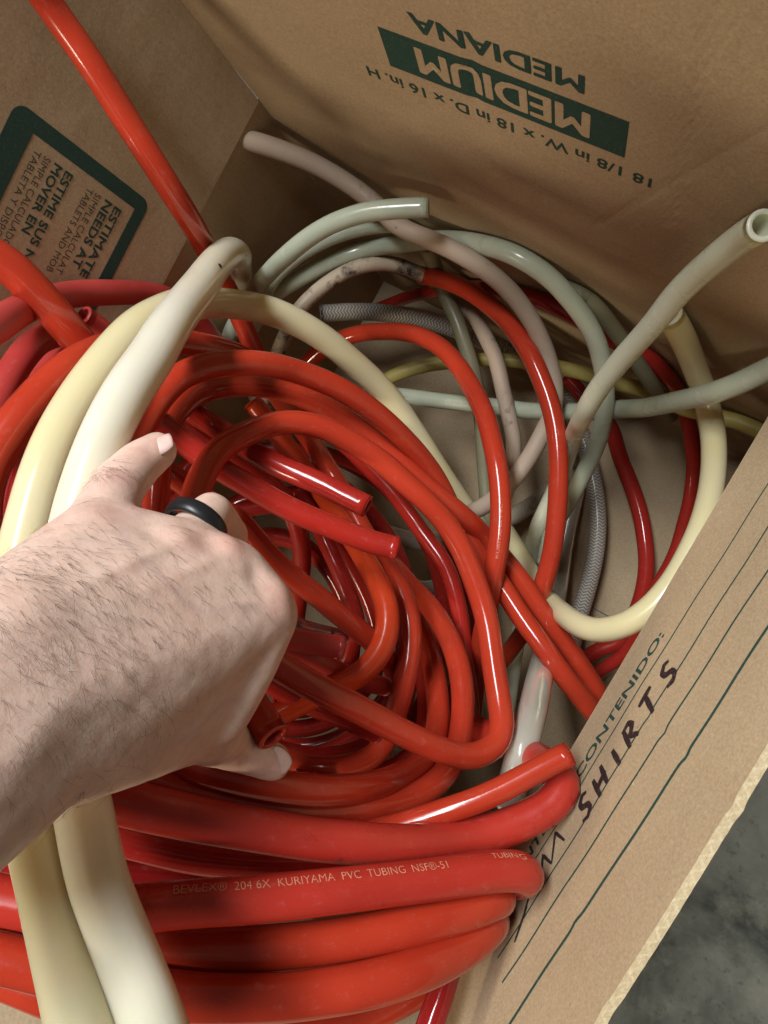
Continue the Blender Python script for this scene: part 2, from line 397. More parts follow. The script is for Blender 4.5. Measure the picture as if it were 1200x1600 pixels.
w_front.build('wall', 0, BW * 1000 + 2, 0, BH * 1000, 12, 12, shear2=-LEAN / BH, base=BH * 1000)
# floor of the box: four folded-in bottom flaps, the seam of the upper pair across the middle
fl1 = Panel((X0, Y1, ZB), (1, 0, 0), (0, -1, 0), (0, 0, 1), .5, 5)
fl1.build('bottom_flap', 0, (BW + LEAN) * 1000, 0, 219.2, 10, 6, 3)
fl2 = Panel((X0, Y0, ZB), (1, 0, 0), (0, 1, 0), (0, 0, 1), .5, 6)
fl2.build('bottom_flap', 0, (BW + LEAN) * 1000, 0, 259.6, 10, 6, 3)
# top flaps
f_left = Panel((X0, Y1, ZT), (0, -1, 0), (-AL, 0, 1), (1, 0, AL), 1.6, 11)
f_back = Panel((X0, Y1, ZT), (1, 0, 0), (0, AB, 1), (0, -1, AB), 1.3, 12)
f_right = Panel((X1, Y1, ZT), (0, -1, 0), (AR, 0, 1), (-1, 0, AR), 1.6, 13)
f_front = Panel((X0, Y0, ZT), (1, 0, 0), (0, -AF, 1), (0, 1, AF), 1.6, 14)
f_right.creases = [(236, .05, -.9, 3.2, 48), (330, .12, .7, 4.0, 70), (120, -.1, -.6, 5.0, 60)]
f_back.creases = [(196, .05, -.7, 3.5, 95), (322, -.04, -.8, 4.0, 60), (262, .5, -.5, 3.0, 20)]
f_left.creases = [(60, .1, -.6, 4.0, 30), (230, -.1, -.6, 5.0, 40)]
o_left = f_left.build('top_flap', .6, BD * 1000, -2.5, 215, 160, 24, shear=-AB)
o_back = f_back.build('top_flap', .6, BW * 1000, -2.5, 240, 160, 24, shear=-AL, shear2=AR * .9)
o_right = f_right.build('top_flap', 2, BD * 1000, .3, 147, 180, 20, 5.5, .13, shear2=.25)
o_front = f_front.build('top_flap', 2, BW * 1000, .3, 200, 30, 16, shear2=AR * 1.3)

def text_mesh(body, bold=0.0, width=None, height=None):
    """flat lettering: verts normalised so that cap height = height, total width = width (mm), origin at baseline start"""
    cu = bpy.data.curves.new('t', 'FONT'); cu.body = body; cu.offset = min(bold, 0.0); cu.resolution_u = 3; cu.fill_mode = 'FRONT'
    ob = bpy.data.objects.new('t', cu); scene.collection.objects.link(ob)
    dg = bpy.context.evaluated_depsgraph_get()
    me = bpy.data.meshes.new_from_object(ob.evaluated_get(dg))
    vs = np.array([v.co[:2] for v in me.vertices]); fs = [tuple(p.vertices) for p in me.polygons]
    bpy.data.objects.remove(ob); bpy.data.curves.remove(cu); bpy.data.meshes.remove(me)
    vs[:, 0] -= vs[:, 0].min()
    cap = .70
    if height: sy = height / cap
    sx = width / vs[:, 0].max() if width else sy
    vs = vs * (sx, sy)
    if bold <= 0: return vs, fs
    # heavier weight: the same glyphs over-printed a hair apart, each pass on its own thin layer
    b = bold * sy
    out, fo = [], []
    for q, (dx, dy) in enumerate(((0, 0), (b, 0), (-b, 0), (b * .6, b * .5), (-b * .6, -b * .5), (b * .6, -b * .5), (-b * .6, b * .5))):
        k = len(out)
        out += [(x_ + dx, y_ + dy, q) for x_, y_ in vs]
        fo += [tuple(i + k for i in f) for f in fs]
    return out, fo

def print_on(panel, parent, name, vs, fs, s0, t0, sx, sy, mat, off=.25):
    """local 2D (x right, y up) -> panel (s, t): s = s0 + sx*x, t = t0 + sy*y"""
    bm = bmesh.new()
    bv = [bm.verts.new((v[0], v[1], v[2] if len(v) > 2 else 0)) for v in vs]
    for f in fs:
        try: bm.faces.new([bv[i] for i in f])
        except ValueError: pass
    for v in bm.verts:
        v.co = panel.pt(s0 + sx * v.co.x, t0 + sy * v.co.y, off + .015 * v.co.z)
    me = bpy.data.meshes.new(name); bm.to_mesh(me); bm.free()
    o = link(name, me, mat, parent, False)
    return o

def rect_grid(x0, x1, y0, y1, nx, ny):
    vs = [(x0 + (x1 - x0) * i / nx, y0 + (y1 - y0) * j / ny) for j in range(ny + 1) for i in range(nx + 1)]
    fs = [(j * (nx + 1) + i, j * (nx + 1) + i + 1, (j + 1) * (nx + 1) + i + 1, (j + 1) * (nx + 1) + i) for j in range(ny) for i in range(nx)]
    return vs, fs

# print on the back flap, upside down seen from here
vs, fs = rect_grid(0, 140, 0, 29.5, 90, 8)
print_on(f_back, o_back, 'printed_banner', vs, fs, 147.5, 108.5, 1, 1, M['ink_green'], .22)
vs, fs = text_mesh('MEDIUM', .038, 98, 19)
print_on(f_back, o_back, 'printed_word', vs, fs, 267, 132.5, -1, -1, M['card'], .42)
vs, fs = text_mesh('MEDIANA', .036, 93, 12)
print_on(f_back, o_back, 'printed_word', vs, fs, 263.5, 157.5, -1, -1, M['ink_green'])
vs, fs = text_mesh('18 1/8 in W. x 18 in D. x 16 in. H', .018, 175, 8.2)
print_on(f_back, o_back, 'printed_size_line', vs, fs, 303.5, 99.5, -1, -1, M['ink_green'])

# print on the left flap, reading down towards the viewer
def frame_outline(x0, x1, y0, y1, ix0, ix1, iy0, iy1, r):
    out = []
    def seg(ax, ay, bx, by, n):
        for k in range(n): out.append((ax + (bx - ax) * k / n, ay + (by - ay) * k / n))
    def arc(cx, cy, a0):
        for k in range(8): a = R(a0 + 90 * k / 8); out.append((cx + r * math.cos(a), cy + r * math.sin(a)))
    seg(x0 + r, y0, x1 - r, y0, 30); arc(x1 - r, y0 + r, -90)
    seg(x1, y0 + r, x1, y1 - r, 16); arc(x1 - r, y1 - r, 0)
    seg(x1 - r, y1, x0 + r, y1, 30); arc(x0 + r, y1 - r, 90)
    seg(x0, y1 - r, x0, y0 + r, 16); arc(x0 + r, y0 + r, 180)
    n = len(out)
    inn = [(min(max(x, ix0), ix1), min(max(y, iy0), iy1)) for x, y in out]
    return out + inn, [(k, (k + 1) % n, n + (k + 1) % n, n + k) for k in range(n)]
vs, fs = frame_outline(111, 330, 41, 152, 121, 320, 50.5, 135.5, 8)
print_on(f_left, o_left, 'printed_frame', vs, fs, 0, 0, 1, 1, M['ink_green'])
for body, bold, s0, t0, hgt, wd in (
        ('ESTIMATE', .035, 127.5, 65.5, 6.4, 52), ('NEEDS AT', .035, 127.5, 74.2, 6.4, 49),
        ('SIMPLE CALCULAT', .0, 127.5, 82.6, 4.8, 58), ('TABLETS AND MOB', .0, 127.5, 89.4, 4.8, 60),
        ('ESTIME SUS NE', .03, 127.5, 107.6, 6.0, 66), ('MOVER EN', .03, 127.5, 116.0, 6.0, 46),
        ('SIMPLE CALCULADO', .0, 127.5, 123.6, 4.6, 60), ('TABLETA Y DISPOSI', .0, 127.5, 130.4, 4.6, 62)):
    vs, fs = text_mesh(body, bold, wd, hgt)
    print_on(f_left, o_left, 'printed_words', vs, fs, s0, t0, 1, -1, M['ink_green'] if bold else M['ink_grey'])

# print and handwriting on the right flap
def ribbon(pts, wid, taper=False):
    vs, fs = [], []
    for k, (x, y) in enumerate(pts):
        x2, y2 = pts[min(k + 1, len(pts) - 1)]; x1, y1 = pts[max(k - 1, 0)]
        dx, dy = x2 - x1, y2 - y1; l = math.hypot(dx, dy) or 1
        w = wid * (.5 if not taper else .5 * (.55 + .45 * math.sin(math.pi * (k + .6) / (len(pts) + .2))))
        vs += [(x - dy / l * w, y + dx / l * w), (x + dy / l * w, y - dx / l * w)]
    for k in range(len(pts) - 1): fs.append((2 * k, 2 * k + 1, 2 * k + 3, 2 * k + 2))
    return vs, fs
def dense(pts, n=8):
    out = []
    for (a, b), (c, d) in zip(pts[:-1], pts[1:]):
        for k in range(n): out.append((a + (c - a) * k / n, b + (d - b) * k / n))
    return out + [pts[-1]]
for s_end, ta, tb, wd in ((400, 42, 29.5, 1.0), (402, 66, 52, 1.15), (404, 90.5, 68.5, 1.3), (440, 116.5, 91.5, 1.9)):
    pts = [(4 + (s_end - 4) * k / 200, ta + (tb - ta) * k / 200 + .25 * math.sin(k * .21)) for k in range(201)]
    vs, fs = ribbon(pts, wd)
    print_on(f_right, o_right, 'printed_line', vs, fs, 0, 0, 1, 1, M['ink_green'])
vs, fs = text_mesh('/CONTENIDO:', .03, 104, 7.4)
print_on(f_right, o_right, 'printed_words', vs, fs, 301, 28.0, -1, -1, M['ink_green'])
vs, fs = text_mesh('CONTENTS', .03, 78, 7.4)
print_on(f_right, o_right, 'printed_words', vs, fs, 381, 25.5, -1, -1, M['ink_green'])
# hand lettering SHIRTS, x to the right in reading direction, y up, in mm; baseline on the second line
LET = {
 'S': [[(11, 15), (7, 17), (3, 14), (4, 10), (9, 7), (10, 3), (6, 0), (1, 2)]],
 'H': [[(1, 16), (2, 0)], [(10, 17), (10, 1)], [(0, 7), (12, 9.5)]],
 'I': [[(3, 15), (4, 0)]],
 'R': [[(2, 0), (2.5, 15)], [(1, 15), (8, 15.5), (10, 11.5), (7, 8), (2, 7.5)], [(4, 8), (11, 0)]],
 'T': [[(0, 15.5), (13, 16.5)], [(7, 16), (6, 0)]],
}
x = 0
for ch, gap in zip('SHIRTS', (17.5, 19, 13, 19, 20, 0)):
    for st in LET[ch]:
        vs, fs = ribbon(dense([(px + .18 * py, py * .95) for px, py in st], 5), 3.9, True)
        print_on(f_right, o_right, 'marker_stroke', vs, fs, 310 - x, 56 + x * .055, -1, -1, M['ink_marker'], .35)
    x += gap
for st in ([(0, 2), (9, 16), (12, 3)], [(12, 3), (24, 17), (27, 4)], [(-24, -2), (-8, 8), (2, 0)], [(-34, -6), (-16, 2)]):
    vs, fs = ribbon(dense(st, 6), 2.3, True)
    print_on(f_right, o_right, 'marker_stroke', vs, fs, 352, 52, -1, -1, M['ink_marker'], .35)

# ---------------------------------------------------------------- tubing
TUBES = [  # name, material, outer diameter in mm, label, marks, centre line in tenths of a millimetre
    ('vinyl_tube', 'cream', 22, 'long cream tube left of the pair under the wrist, arching back into the box', [],
     [(1084,-1663,6439),(992,-1663,6370),(893,-1663,6298),(794,-1666,6225),(687,-1651,6163),(569,-1605,6117),(450,-1546,6080),(334,-1479,6051),(219,-1404,6025),(107,-1324,6002),(-3,-1237,5981),(-108,-1144,5959),(-209,-1044,5936),(-306,-939,5910),(-396,-829,5880),(-476,-715,5844),(-548,-601,5804),(-619,-484,5759),(-692,-361,5711),(-761,-233,5657),(-820,-114,5595),(-872,-4,5525),(-920,105,5447),(-965,209,5363),(-1012,302,5274),(-1060,392,5179),(-1107,472,5080),(-1151,539,4976),(-1192,599,4868),(-1231,654,4756),(-1270,703,4641),(-1309,747,4525),(-1349,785,4409),(-1391,816,4293),(-1433,844,4177),(-1472,871,4062),(-1505,898,3948),(-1528,927,3834),(-1528,966,3718),(-1482,1019,3594),(-1408,1072,3467),(-1331,1107,3344),(-1249,1127,3223),(-1164,1138,3104),(-1084,1141,2986),(-1009,1135,2872),(-937,1121,2761),(-864,1106,2651),(-791,1090,2544),(-716,1071,2441),(-633,1044,2341),(-539,1005,2244),(-439,955,2152),(-338,899,2064),(-238,842,1982),(-139,781,1904),(-39,719,1830),(62,660,1760),(164,603,1694),(267,548,1635),(373,492,1581),(486,433,1533),(605,372,1491),(665,342,1471)]),
    ('vinyl_tube', 'cream', 18, 'cream tube looping low along the right flap edge and up the right side', [],
     [(577,566,1172),(715,520,1253),(840,470,1338),(955,415,1421),(1055,365,1504),(1138,320,1592),(1211,279,1684),(1279,241,1779),(1345,209,1875),(1409,184,1973),(1473,164,2079),(1531,152,2196),(1581,145,2320),(1627,142,2446),(1672,142,2571),(1723,142,2686),(1783,145,2785),(1851,158,2868),(1924,189,2936),(2000,251,2989),(2077,348,3022),(2140,481,3040),(2177,620,3047),(2197,759,3041),(2202,897,3026),(2197,1028,3001),(2187,1150,2969),(2170,1264,2930),(2148,1373,2887),(2120,1481,2842),(2085,1589,2797),(2044,1693,2755),(1997,1792,2717),(1945,1885,2686),(1885,1971,2666),(1824,2048,2658),(1765,2112,2665),(1712,2159,2692),(1661,2192,2740),(1611,2217,2809),(1559,2239,2894),(1508,2257,2991),(1455,2271,3097),(1392,2287,3211),(1324,2299,3330),(1266,2300,3447)]),
    ('vinyl_tube', 'white', 22, 'milky white tube right of the pair under the wrist, folded over at its top', ['specks'],
     [(1283,-1525,6397),(1195,-1529,6320),(1098,-1525,6250),(989,-1509,6193),(875,-1481,6149),(757,-1441,6116),(638,-1390,6087),(527,-1320,6061),(421,-1239,6039),(316,-1158,6024),(213,-1074,6014),(117,-978,6004),(28,-873,5994),(-56,-762,5982),(-133,-645,5967),(-202,-522,5947),(-267,-394,5921),(-332,-264,5889),(-394,-131,5847),(-450,-6,5795),(-501,110,5734),(-549,210,5663),(-595,295,5585),(-643,373,5501),(-698,451,5413),(-759,529,5321),(-820,598,5226),(-881,657,5128),(-942,713,5027),(-1004,766,4924),(-1066,820,4820),(-1130,873,4715),(-1195,928,4610),(-1262,985,4505),(-1328,1040,4400),(-1392,1094,4296),(-1454,1143,4191),(-1514,1190,4084),(-1577,1236,3968),(-1639,1278,3848),(-1695,1308,3732),(-1744,1327,3624),(-1789,1337,3522),(-1831,1335,3430),(-1866,1320,3348),(-1894,1299,3274),(-1917,1276,3207),(-1936,1247,3146),(-1951,1216,3089),(-1962,1185,3037),(-1970,1156,2989),(-1976,1128,2944),(-1980,1100,2901),(-1981,1070,2853),(-1982,1036,2800),(-1984,996,2739),(-1986,949,2664),(-1986,897,2571),(-1984,841,2458),(-1982,778,2330),(-1983,708,2191),(-1982,627,2043),(-1981,537,1888),(-1980,445,1728)]),
    ('vinyl_tube', 'red', 16, 'red tube hanging down across the left flap from the top of the picture', [],
     [(-2229,1808,5695),(-2238,1797,5605),(-2233,1780,5513),(-2174,1737,5413),(-2097,1687,5314),(-2024,1636,5221),(-1968,1591,5135),(-1917,1546,5051),(-1851,1493,4960),(-1767,1429,4858),(-1694,1370,4751),(-1649,1324,4643),(-1633,1292,4535),(-1644,1273,4429),(-1665,1259,4322),(-1692,1247,4216),(-1722,1235,4105),(-1757,1222,3983),(-1793,1205,3849),(-1816,1181,3713),(-1819,1149,3587),(-1800,1107,3477),(-1764,1053,3376),(-1709,981,3281),(-1647,907,3194),(-1580,835,3118),(-1501,758,3051),(-1410,678,2998),(-1307,599,2958),(-1197,537,2932),(-1090,490,2921),(-979,444,2922),(-865,401,2935),(-756,361,2958),(-662,323,2992),(-581,291,3034),(-500,258,3076),(-404,216,3106),(-270,152,3119),(-139,81,3135),(-12,6,3160),(116,-60,3191),(237,-112,3228),(339,-148,3273),(414,-164,3327),(482,-178,3382),(573,-216,3431),(679,-286,3472),(769,-366,3511),(845,-465,3546),(909,-583,3572),(961,-720,3588),(996,-840,3592),(1017,-935,3585),(1037,-1031,3570),(1052,-1135,3554),(1042,-1279,3544),(974,-1409,3544),(871,-1517,3549),(748,-1599,3564),(614,-1648,3591),(477,-1672,3623),(344,-1693,3651),(220,-1714,3672),(97,-1735,3690)]),
    ('vinyl_tube', 'red_faded', 17, 'faded red tube running level in front of the green framed print on the left flap', [],
     [(-1368,10,5791),(-1418,103,5672),(-1483,157,5559),(-1561,191,5449),(-1646,222,5335),(-1732,254,5214),(-1807,293,5092),(-1866,335,4975),(-1913,380,4862),(-1952,426,4749),(-1981,473,4634),(-1996,521,4516),(-2003,568,4400),(-2009,611,4286),(-2017,651,4178),(-2024,689,4072),(-2026,725,3968),(-2024,758,3858),(-2016,782,3735),(-2006,797,3592),(-1991,796,3437),(-1966,764,3279),(-1932,709,3124),(-1892,669,2972),(-1844,632,2822),(-1788,597,2675),(-1726,561,2530),(-1693,543,2457)]),
    ('vinyl_tube', 'red', 20, 'glossy red tube entering from the left edge and sloping down to the cream tubes', [],
     [(-1999,374,5575),(-1919,449,5463),(-1816,451,5348),(-1725,408,5235),(-1641,350,5116),(-1567,286,4989),(-1516,225,4859),(-1491,171,4735),(-1461,107,4618),(-1421,19,4505),(-1399,-27,4448)]),
    ('vinyl_tube', 'red', 20, 'bright red tube curving around left of the pair of cream tubes', [],
     [(-822,-776,5709),(-930,-668,5683),(-1024,-548,5651),(-1091,-416,5606),(-1129,-281,5546),(-1159,-143,5476),(-1180,-9,5396),(-1202,92,5308),(-1233,157,5217),(-1268,211,5120),(-1302,260,5017),(-1338,302,4906),(-1377,340,4785),(-1415,377,4658),(-1444,417,4527),(-1465,457,4394),(-1479,495,4259),(-1490,529,4124),(-1495,558,3987),(-1499,585,3851),(-1502,610,3717),(-1503,633,3584),(-1500,651,3453),(-1494,661,3325),(-1485,669,3200)]),
    ('vinyl_tube', 'red_faded', 17, 'faded red tube curling off the left edge below the level faded tube', [],
     [(-1407,-480,5399),(-1484,-393,5317),(-1563,-294,5235),(-1646,-176,5151),(-1722,-55,5063),(-1787,47,4970),(-1844,119,4873),(-1894,158,4774),(-1943,185,4674),(-1986,212,4571),(-2015,244,4466),(-2027,280,4358),(-2032,311,4249),(-2037,330,4139),(-2038,339,4031),(-2030,346,3929),(-2024,350,3879)]),
    ('vinyl_tube', 'red_faded', 16, 'dull red tube tucked inside the left curl, mostly hidden', [],
     [(-1734,-585,5002),(-1806,-471,4920),(-1868,-359,4835),(-1917,-250,4745),(-1958,-141,4651),(-1981,-38,4552),(-2015,25,4458),(-2049,73,4365),(-2059,120,4268),(-2051,163,4167),(-2046,185,4117)]),
    ('vinyl_tube', 'red_faded', 13, 'short faded red tube end poking out left of the cream tubes', [],
     [(-1816,391,4653),(-1780,377,4552),(-1731,359,4451),(-1646,342,4344),(-1552,310,4240),(-1475,270,4143)]),
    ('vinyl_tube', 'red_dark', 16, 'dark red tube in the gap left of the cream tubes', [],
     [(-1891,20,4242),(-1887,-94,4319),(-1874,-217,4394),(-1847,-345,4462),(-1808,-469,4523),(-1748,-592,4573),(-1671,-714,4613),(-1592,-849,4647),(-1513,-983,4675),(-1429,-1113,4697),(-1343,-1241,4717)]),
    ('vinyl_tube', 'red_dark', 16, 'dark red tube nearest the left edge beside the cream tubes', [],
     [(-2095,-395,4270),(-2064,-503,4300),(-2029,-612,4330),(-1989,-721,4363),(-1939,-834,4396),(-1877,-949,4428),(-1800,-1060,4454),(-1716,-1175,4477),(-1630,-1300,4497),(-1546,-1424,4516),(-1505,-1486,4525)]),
    ('vinyl_tube', 'red', 16, 'outer bright red arc at the top of the coil behind the little finger', [],
     [(-416,-609,5228),(-504,-494,5205),(-592,-375,5179),(-672,-255,5147),(-744,-136,5108),(-800,-25,5062),(-838,110,5004),(-862,247,4937),(-869,360,4860),(-857,441,4773),(-827,515,4678),(-781,582,4574),(-735,638,4470),(-687,683,4365),(-638,717,4262),(-590,742,4162),(-511,767,4057),(-411,787,3951),(-308,793,3846),(-214,788,3744),(-116,773,3642),(-18,750,3540),(80,719,3437),(177,682,3336),(270,636,3240),(362,582,3154),(449,520,3078),(534,452,3015),(634,380,2965),(754,305,2928),(879,239,2898),(1004,182,2871),(1131,124,2856),(1250,65,2862),(1364,7,2881),(1485,-48,2903),(1611,-101,2919),(1743,-161,2920),(1868,-222,2891),(1982,-275,2826),(2087,-323,2740),(2170,-364,2650),(2223,-397,2564),(2247,-413,2521)]),
    ('vinyl_tube', 'red', 16, 'second red arc nested under the outer bright arc', [],
     [(-577,-615,4701),(-657,-491,4685),(-738,-366,4667),(-822,-240,4643),(-899,-125,4604),(-969,-19,4545),(-1027,78,4467),(-1071,151,4379),(-1110,218,4278),(-1139,280,4170),(-1144,341,4071),(-1100,416,3984),(-1020,487,3903),(-934,542,3829),(-832,587,3757),(-717,620,3689),(-595,637,3627),(-468,640,3568),(-339,634,3514),(-209,620,3461),(-77,596,3413),(57,567,3373),(192,535,3339),(328,504,3297),(454,479,3240),(569,457,3173),(668,436,3098),(744,418,3007),(810,396,2905),(883,366,2819),(982,326,2757),(1103,277,2707),(1230,224,2665),(1350,166,2630),(1464,105,2599),(1592,40,2563),(1719,-20,2520),(1849,-84,2468),(1977,-150,2408),(2083,-209,2344),(2174,-262,2276),(2240,-302,2206),(2284,-328,2137),(2305,-341,2102)]),
    ('vinyl_tube', 'red', 16, 'red loop beside the ringed finger, running to a tight bend and back to the fist', [],
     [(-223,-379,5077),(-306,-271,5005),(-385,-161,4932),(-448,-57,4852),(-492,33,4767),(-520,104,4675),(-537,161,4579),(-548,213,4480),(-553,262,4384),(-551,309,4291),(-535,361,4204),(-486,422,4117),(-397,477,4033),(-288,509,3957),(-167,515,3889),(-42,514,3829),(86,502,3775),(215,476,3728),(346,445,3686),(477,415,3648),(607,374,3614),(732,317,3587),(852,247,3567),(963,164,3553),(1069,75,3546),(1171,-17,3545),(1266,-116,3554),(1350,-217,3573),(1434,-320,3601),(1518,-417,3639),(1597,-506,3686),(1665,-591,3742),(1693,-683,3811),(1662,-758,3893),(1600,-805,3982),(1517,-826,4074),(1420,-825,4168),(1307,-818,4264),(1192,-805,4361),(1077,-787,4456),(973,-768,4550),(889,-751,4638),(805,-735,4726),(720,-718,4812),(623,-699,4899),(510,-674,4988),(396,-641,5079),(275,-618,5164),(148,-613,5230),(83,-614,5257)]),
    ('vinyl_tube', 'red_deep', 14, 'dark red strand hidden under the loop, dropping straight down beside it', [],
     [(-1220,542,2376),(-1095,526,2408),(-972,510,2436),(-844,490,2459),(-695,464,2473),(-540,433,2485),(-392,399,2498),(-259,366,2516),(-132,332,2537),(-7,294,2558),(116,250,2578),(235,202,2597),(359,148,2609),(495,91,2612),(628,29,2610),(748,-54,2608),(856,-153,2608),(954,-259,2607),(1043,-372,2608),(1127,-489,2606),(1210,-607,2597),(1297,-722,2581),(1382,-840,2562),(1461,-963,2545),(1537,-1087,2530)]),
    ('vinyl_tube', 'red', 16, 'slim red arc dropping through the middle of the box in front of the yellow tube', ['slim'],
     [(-1717,556,1818),(-1683,695,1847),(-1646,832,1877),(-1602,948,1911),(-1557,1040,1950),(-1500,1136,1988),(-1412,1251,2018),(-1306,1353,2046),(-1194,1432,2079),(-1087,1484,2120),(-978,1526,2167),(-863,1565,2215),(-745,1595,2266),(-624,1612,2319),(-499,1614,2372),(-375,1602,2428),(-258,1574,2486),(-148,1532,2546),(-39,1482,2605),(68,1424,2663),(175,1359,2717),(282,1287,2769),(385,1208,2817),(479,1122,2863),(569,1030,2905),(652,940,2941),(731,846,2970),(816,730,2990),(895,603,3002),(963,472,3008),(1021,335,3008),(1069,194,2998),(1112,66,2968),(1147,-43,2914),(1175,-139,2845),(1195,-227,2769),(1214,-312,2687),(1234,-397,2599),(1256,-481,2506),(1279,-561,2417),(1305,-644,2333),(1334,-735,2254),(1368,-836,2180),(1406,-946,2112),(1450,-1066,2049),(1499,-1203,1992),(1552,-1351,1938),(1579,-1425,1912)]),
    ('vinyl_tube', 'red', 16, 'red arc joined to the grimy white tube by a square cut end', [],
     [(-898,2137,2183),(-805,2150,2214),(-716,2165,2232),(-622,2174,2244),(-519,2176,2261),(-411,2168,2286),(-302,2151,2315),(-191,2125,2349),(-79,2094,2384),(33,2055,2420),(141,2007,2455),(242,1952,2489),(347,1891,2517),(466,1810,2530),(583,1716,2534),(694,1620,2534),(797,1518,2533),(890,1408,2529),(973,1292,2522),(1049,1172,2510),(1117,1048,2496),(1182,922,2481),(1242,793,2465),(1298,662,2448),(1348,528,2429),(1388,390,2406),(1417,255,2366),(1434,150,2293),(1443,67,2185),(1451,2,2067),(1458,-55,1961),(1462,-120,1867),(1461,-209,1778),(1453,-324,1693),(1442,-439,1608),(1431,-544,1522),(1417,-647,1435),(1397,-745,1351),(1373,-835,1274),(1333,-931,1219),(1260,-1049,1198),(1169,-1166,1196),(1123,-1225,1197)]),
    ('vinyl_tube', 'grimy', 13, 'grimy white tube with black smears, plugged into the red arc', [],
     [(-710,2187,2139),(-834,2143,2206),(-958,2118,2275),(-1076,2089,2348),(-1163,2035,2419),(-1239,1970,2479),(-1312,1894,2521),(-1388,1794,2551),(-1458,1670,2576),(-1514,1538,2598),(-1556,1401,2616),(-1580,1259,2631),(-1573,1115,2639),(-1563,970,2645),(-1541,827,2649),(-1507,686,2650),(-1465,547,2648),(-1416,411,2644),(-1364,276,2640)]),
    ('vinyl_tube', 'grey', 14, 'grey translucent tube with open end at the back flap, nearest the rear corner', [],
     [(-539,2219,3648),(-667,2152,3660),(-794,2081,3669),(-920,2003,3676),(-1036,1909,3676),(-1142,1805,3667),(-1237,1690,3648),(-1314,1591,3612),(-1380,1518,3562),(-1443,1463,3503),(-1504,1414,3438),(-1564,1365,3370),(-1622,1318,3302),(-1677,1270,3235),(-1726,1218,3173),(-1768,1161,3117),(-1806,1101,3064),(-1843,1036,3005),(-1884,965,2936),(-1927,882,2860),(-1965,785,2783),(-1993,683,2703),(-2010,583,2622),(-2015,480,2540),(-2018,375,2457),(-2020,322,2417)]),
    ('vinyl_tube', 'grey', 12, 'short grey length just under the open ended grey tube', [],
     [(-1718,1037,2966),(-1748,1168,2943),(-1772,1303,2924),(-1769,1436,2906),(-1738,1559,2887),(-1686,1689,2865),(-1616,1815,2839),(-1536,1934,2812),(-1443,2044,2782),(-1339,2143,2750),(-1227,2230,2717),(-1139,2280,2694),(-1069,2307,2678),(-988,2326,2658),(-879,2326,2632),(-823,2323,2619)]),
    ('vinyl_tube', 'grey', 15, 'large grey arc lying along the foot of the back wall', [],
     [(-1787,827,2863),(-1782,957,2853),(-1787,1093,2820),(-1793,1235,2772),(-1774,1372,2722),(-1725,1498,2673),(-1666,1620,2630),(-1600,1739,2593),(-1523,1853,2563),(-1435,1958,2540),(-1331,2050,2535),(-1206,2123,2557),(-1065,2180,2607),(-931,2223,2678),(-809,2255,2755),(-686,2282,2832),(-560,2301,2909),(-432,2312,2988),(-301,2317,3063),(-170,2319,3124),(-47,2320,3164),(58,2319,3179),(157,2317,3169),(280,2309,3138),(406,2287,3096),(528,2252,3041),(643,2215,2964),(752,2172,2869),(854,2112,2774),(943,2034,2684),(1020,1948,2598),(1077,1869,2515),(1126,1782,2432),(1166,1689,2341),(1195,1603,2243),(1210,1527,2143),(1219,1442,2047),(1224,1341,1957),(1226,1237,1873),(1228,1146,1794),(1229,1057,1723),(1228,939,1664),(1221,804,1621),(1230,668,1586),(1264,531,1552),(1305,395,1516)]),
    ('vinyl_tube', 'olive', 15, 'pale grey green tube rising to an open end against the back flap', [],
     [(1526,2314,4985),(1488,2323,4851),(1449,2315,4720),(1409,2289,4590),(1372,2262,4459),(1336,2229,4330),(1303,2188,4201),(1276,2136,4073),(1253,2076,3945),(1225,2014,3820),(1194,1950,3697),(1162,1881,3575),(1132,1805,3453),(1105,1722,3332),(1086,1634,3208),(1074,1555,3081),(1065,1515,2948),(1057,1489,2813),(1049,1466,2677),(1043,1439,2543),(1040,1405,2419),(1041,1368,2306),(1044,1327,2200),(1049,1279,2099),(1054,1222,2002),(1060,1156,1913),(1067,1079,1833),(1076,981,1763),(1082,851,1700),(1088,720,1631),(1100,624,1548),(1114,545,1464),(1141,443,1388),(1188,314,1317),(1234,188,1252),(1263,99,1194),(1288,20,1140),(1318,-74,1092),(1362,-201,1051),(1409,-336,1017),(1458,-470,990),(1508,-604,968),(1559,-737,949),(1611,-870,933),(1664,-1003,919),(1717,-1136,907),(1767,-1269,896),(1815,-1404,887),(1863,-1538,879)]),
    ('vinyl_tube', 'grey', 15, 'grey tube crossing the box from the right wall to the middle', [],
     [(2036,2259,3651),(1974,2196,3545),(1894,2103,3445),(1819,2033,3340),(1763,2001,3226),(1703,1973,3109),(1641,1947,2991),(1578,1923,2873),(1518,1901,2752),(1455,1879,2632),(1384,1857,2515),(1303,1835,2403),(1210,1803,2303),(1101,1755,2222),(988,1704,2154),(878,1658,2092),(760,1611,2035),(631,1560,1985),(497,1512,1941),(359,1470,1907),(220,1424,1884),(82,1374,1867),(-56,1322,1851),(-194,1272,1836),(-332,1226,1819),(-470,1181,1802),(-606,1135,1783),(-739,1088,1763),(-871,1040,1742)]),
    ('vinyl_tube', 'pinkish', 15, 'dusty pinkish tube from the rear corner curving right and back under the red arcs', [],
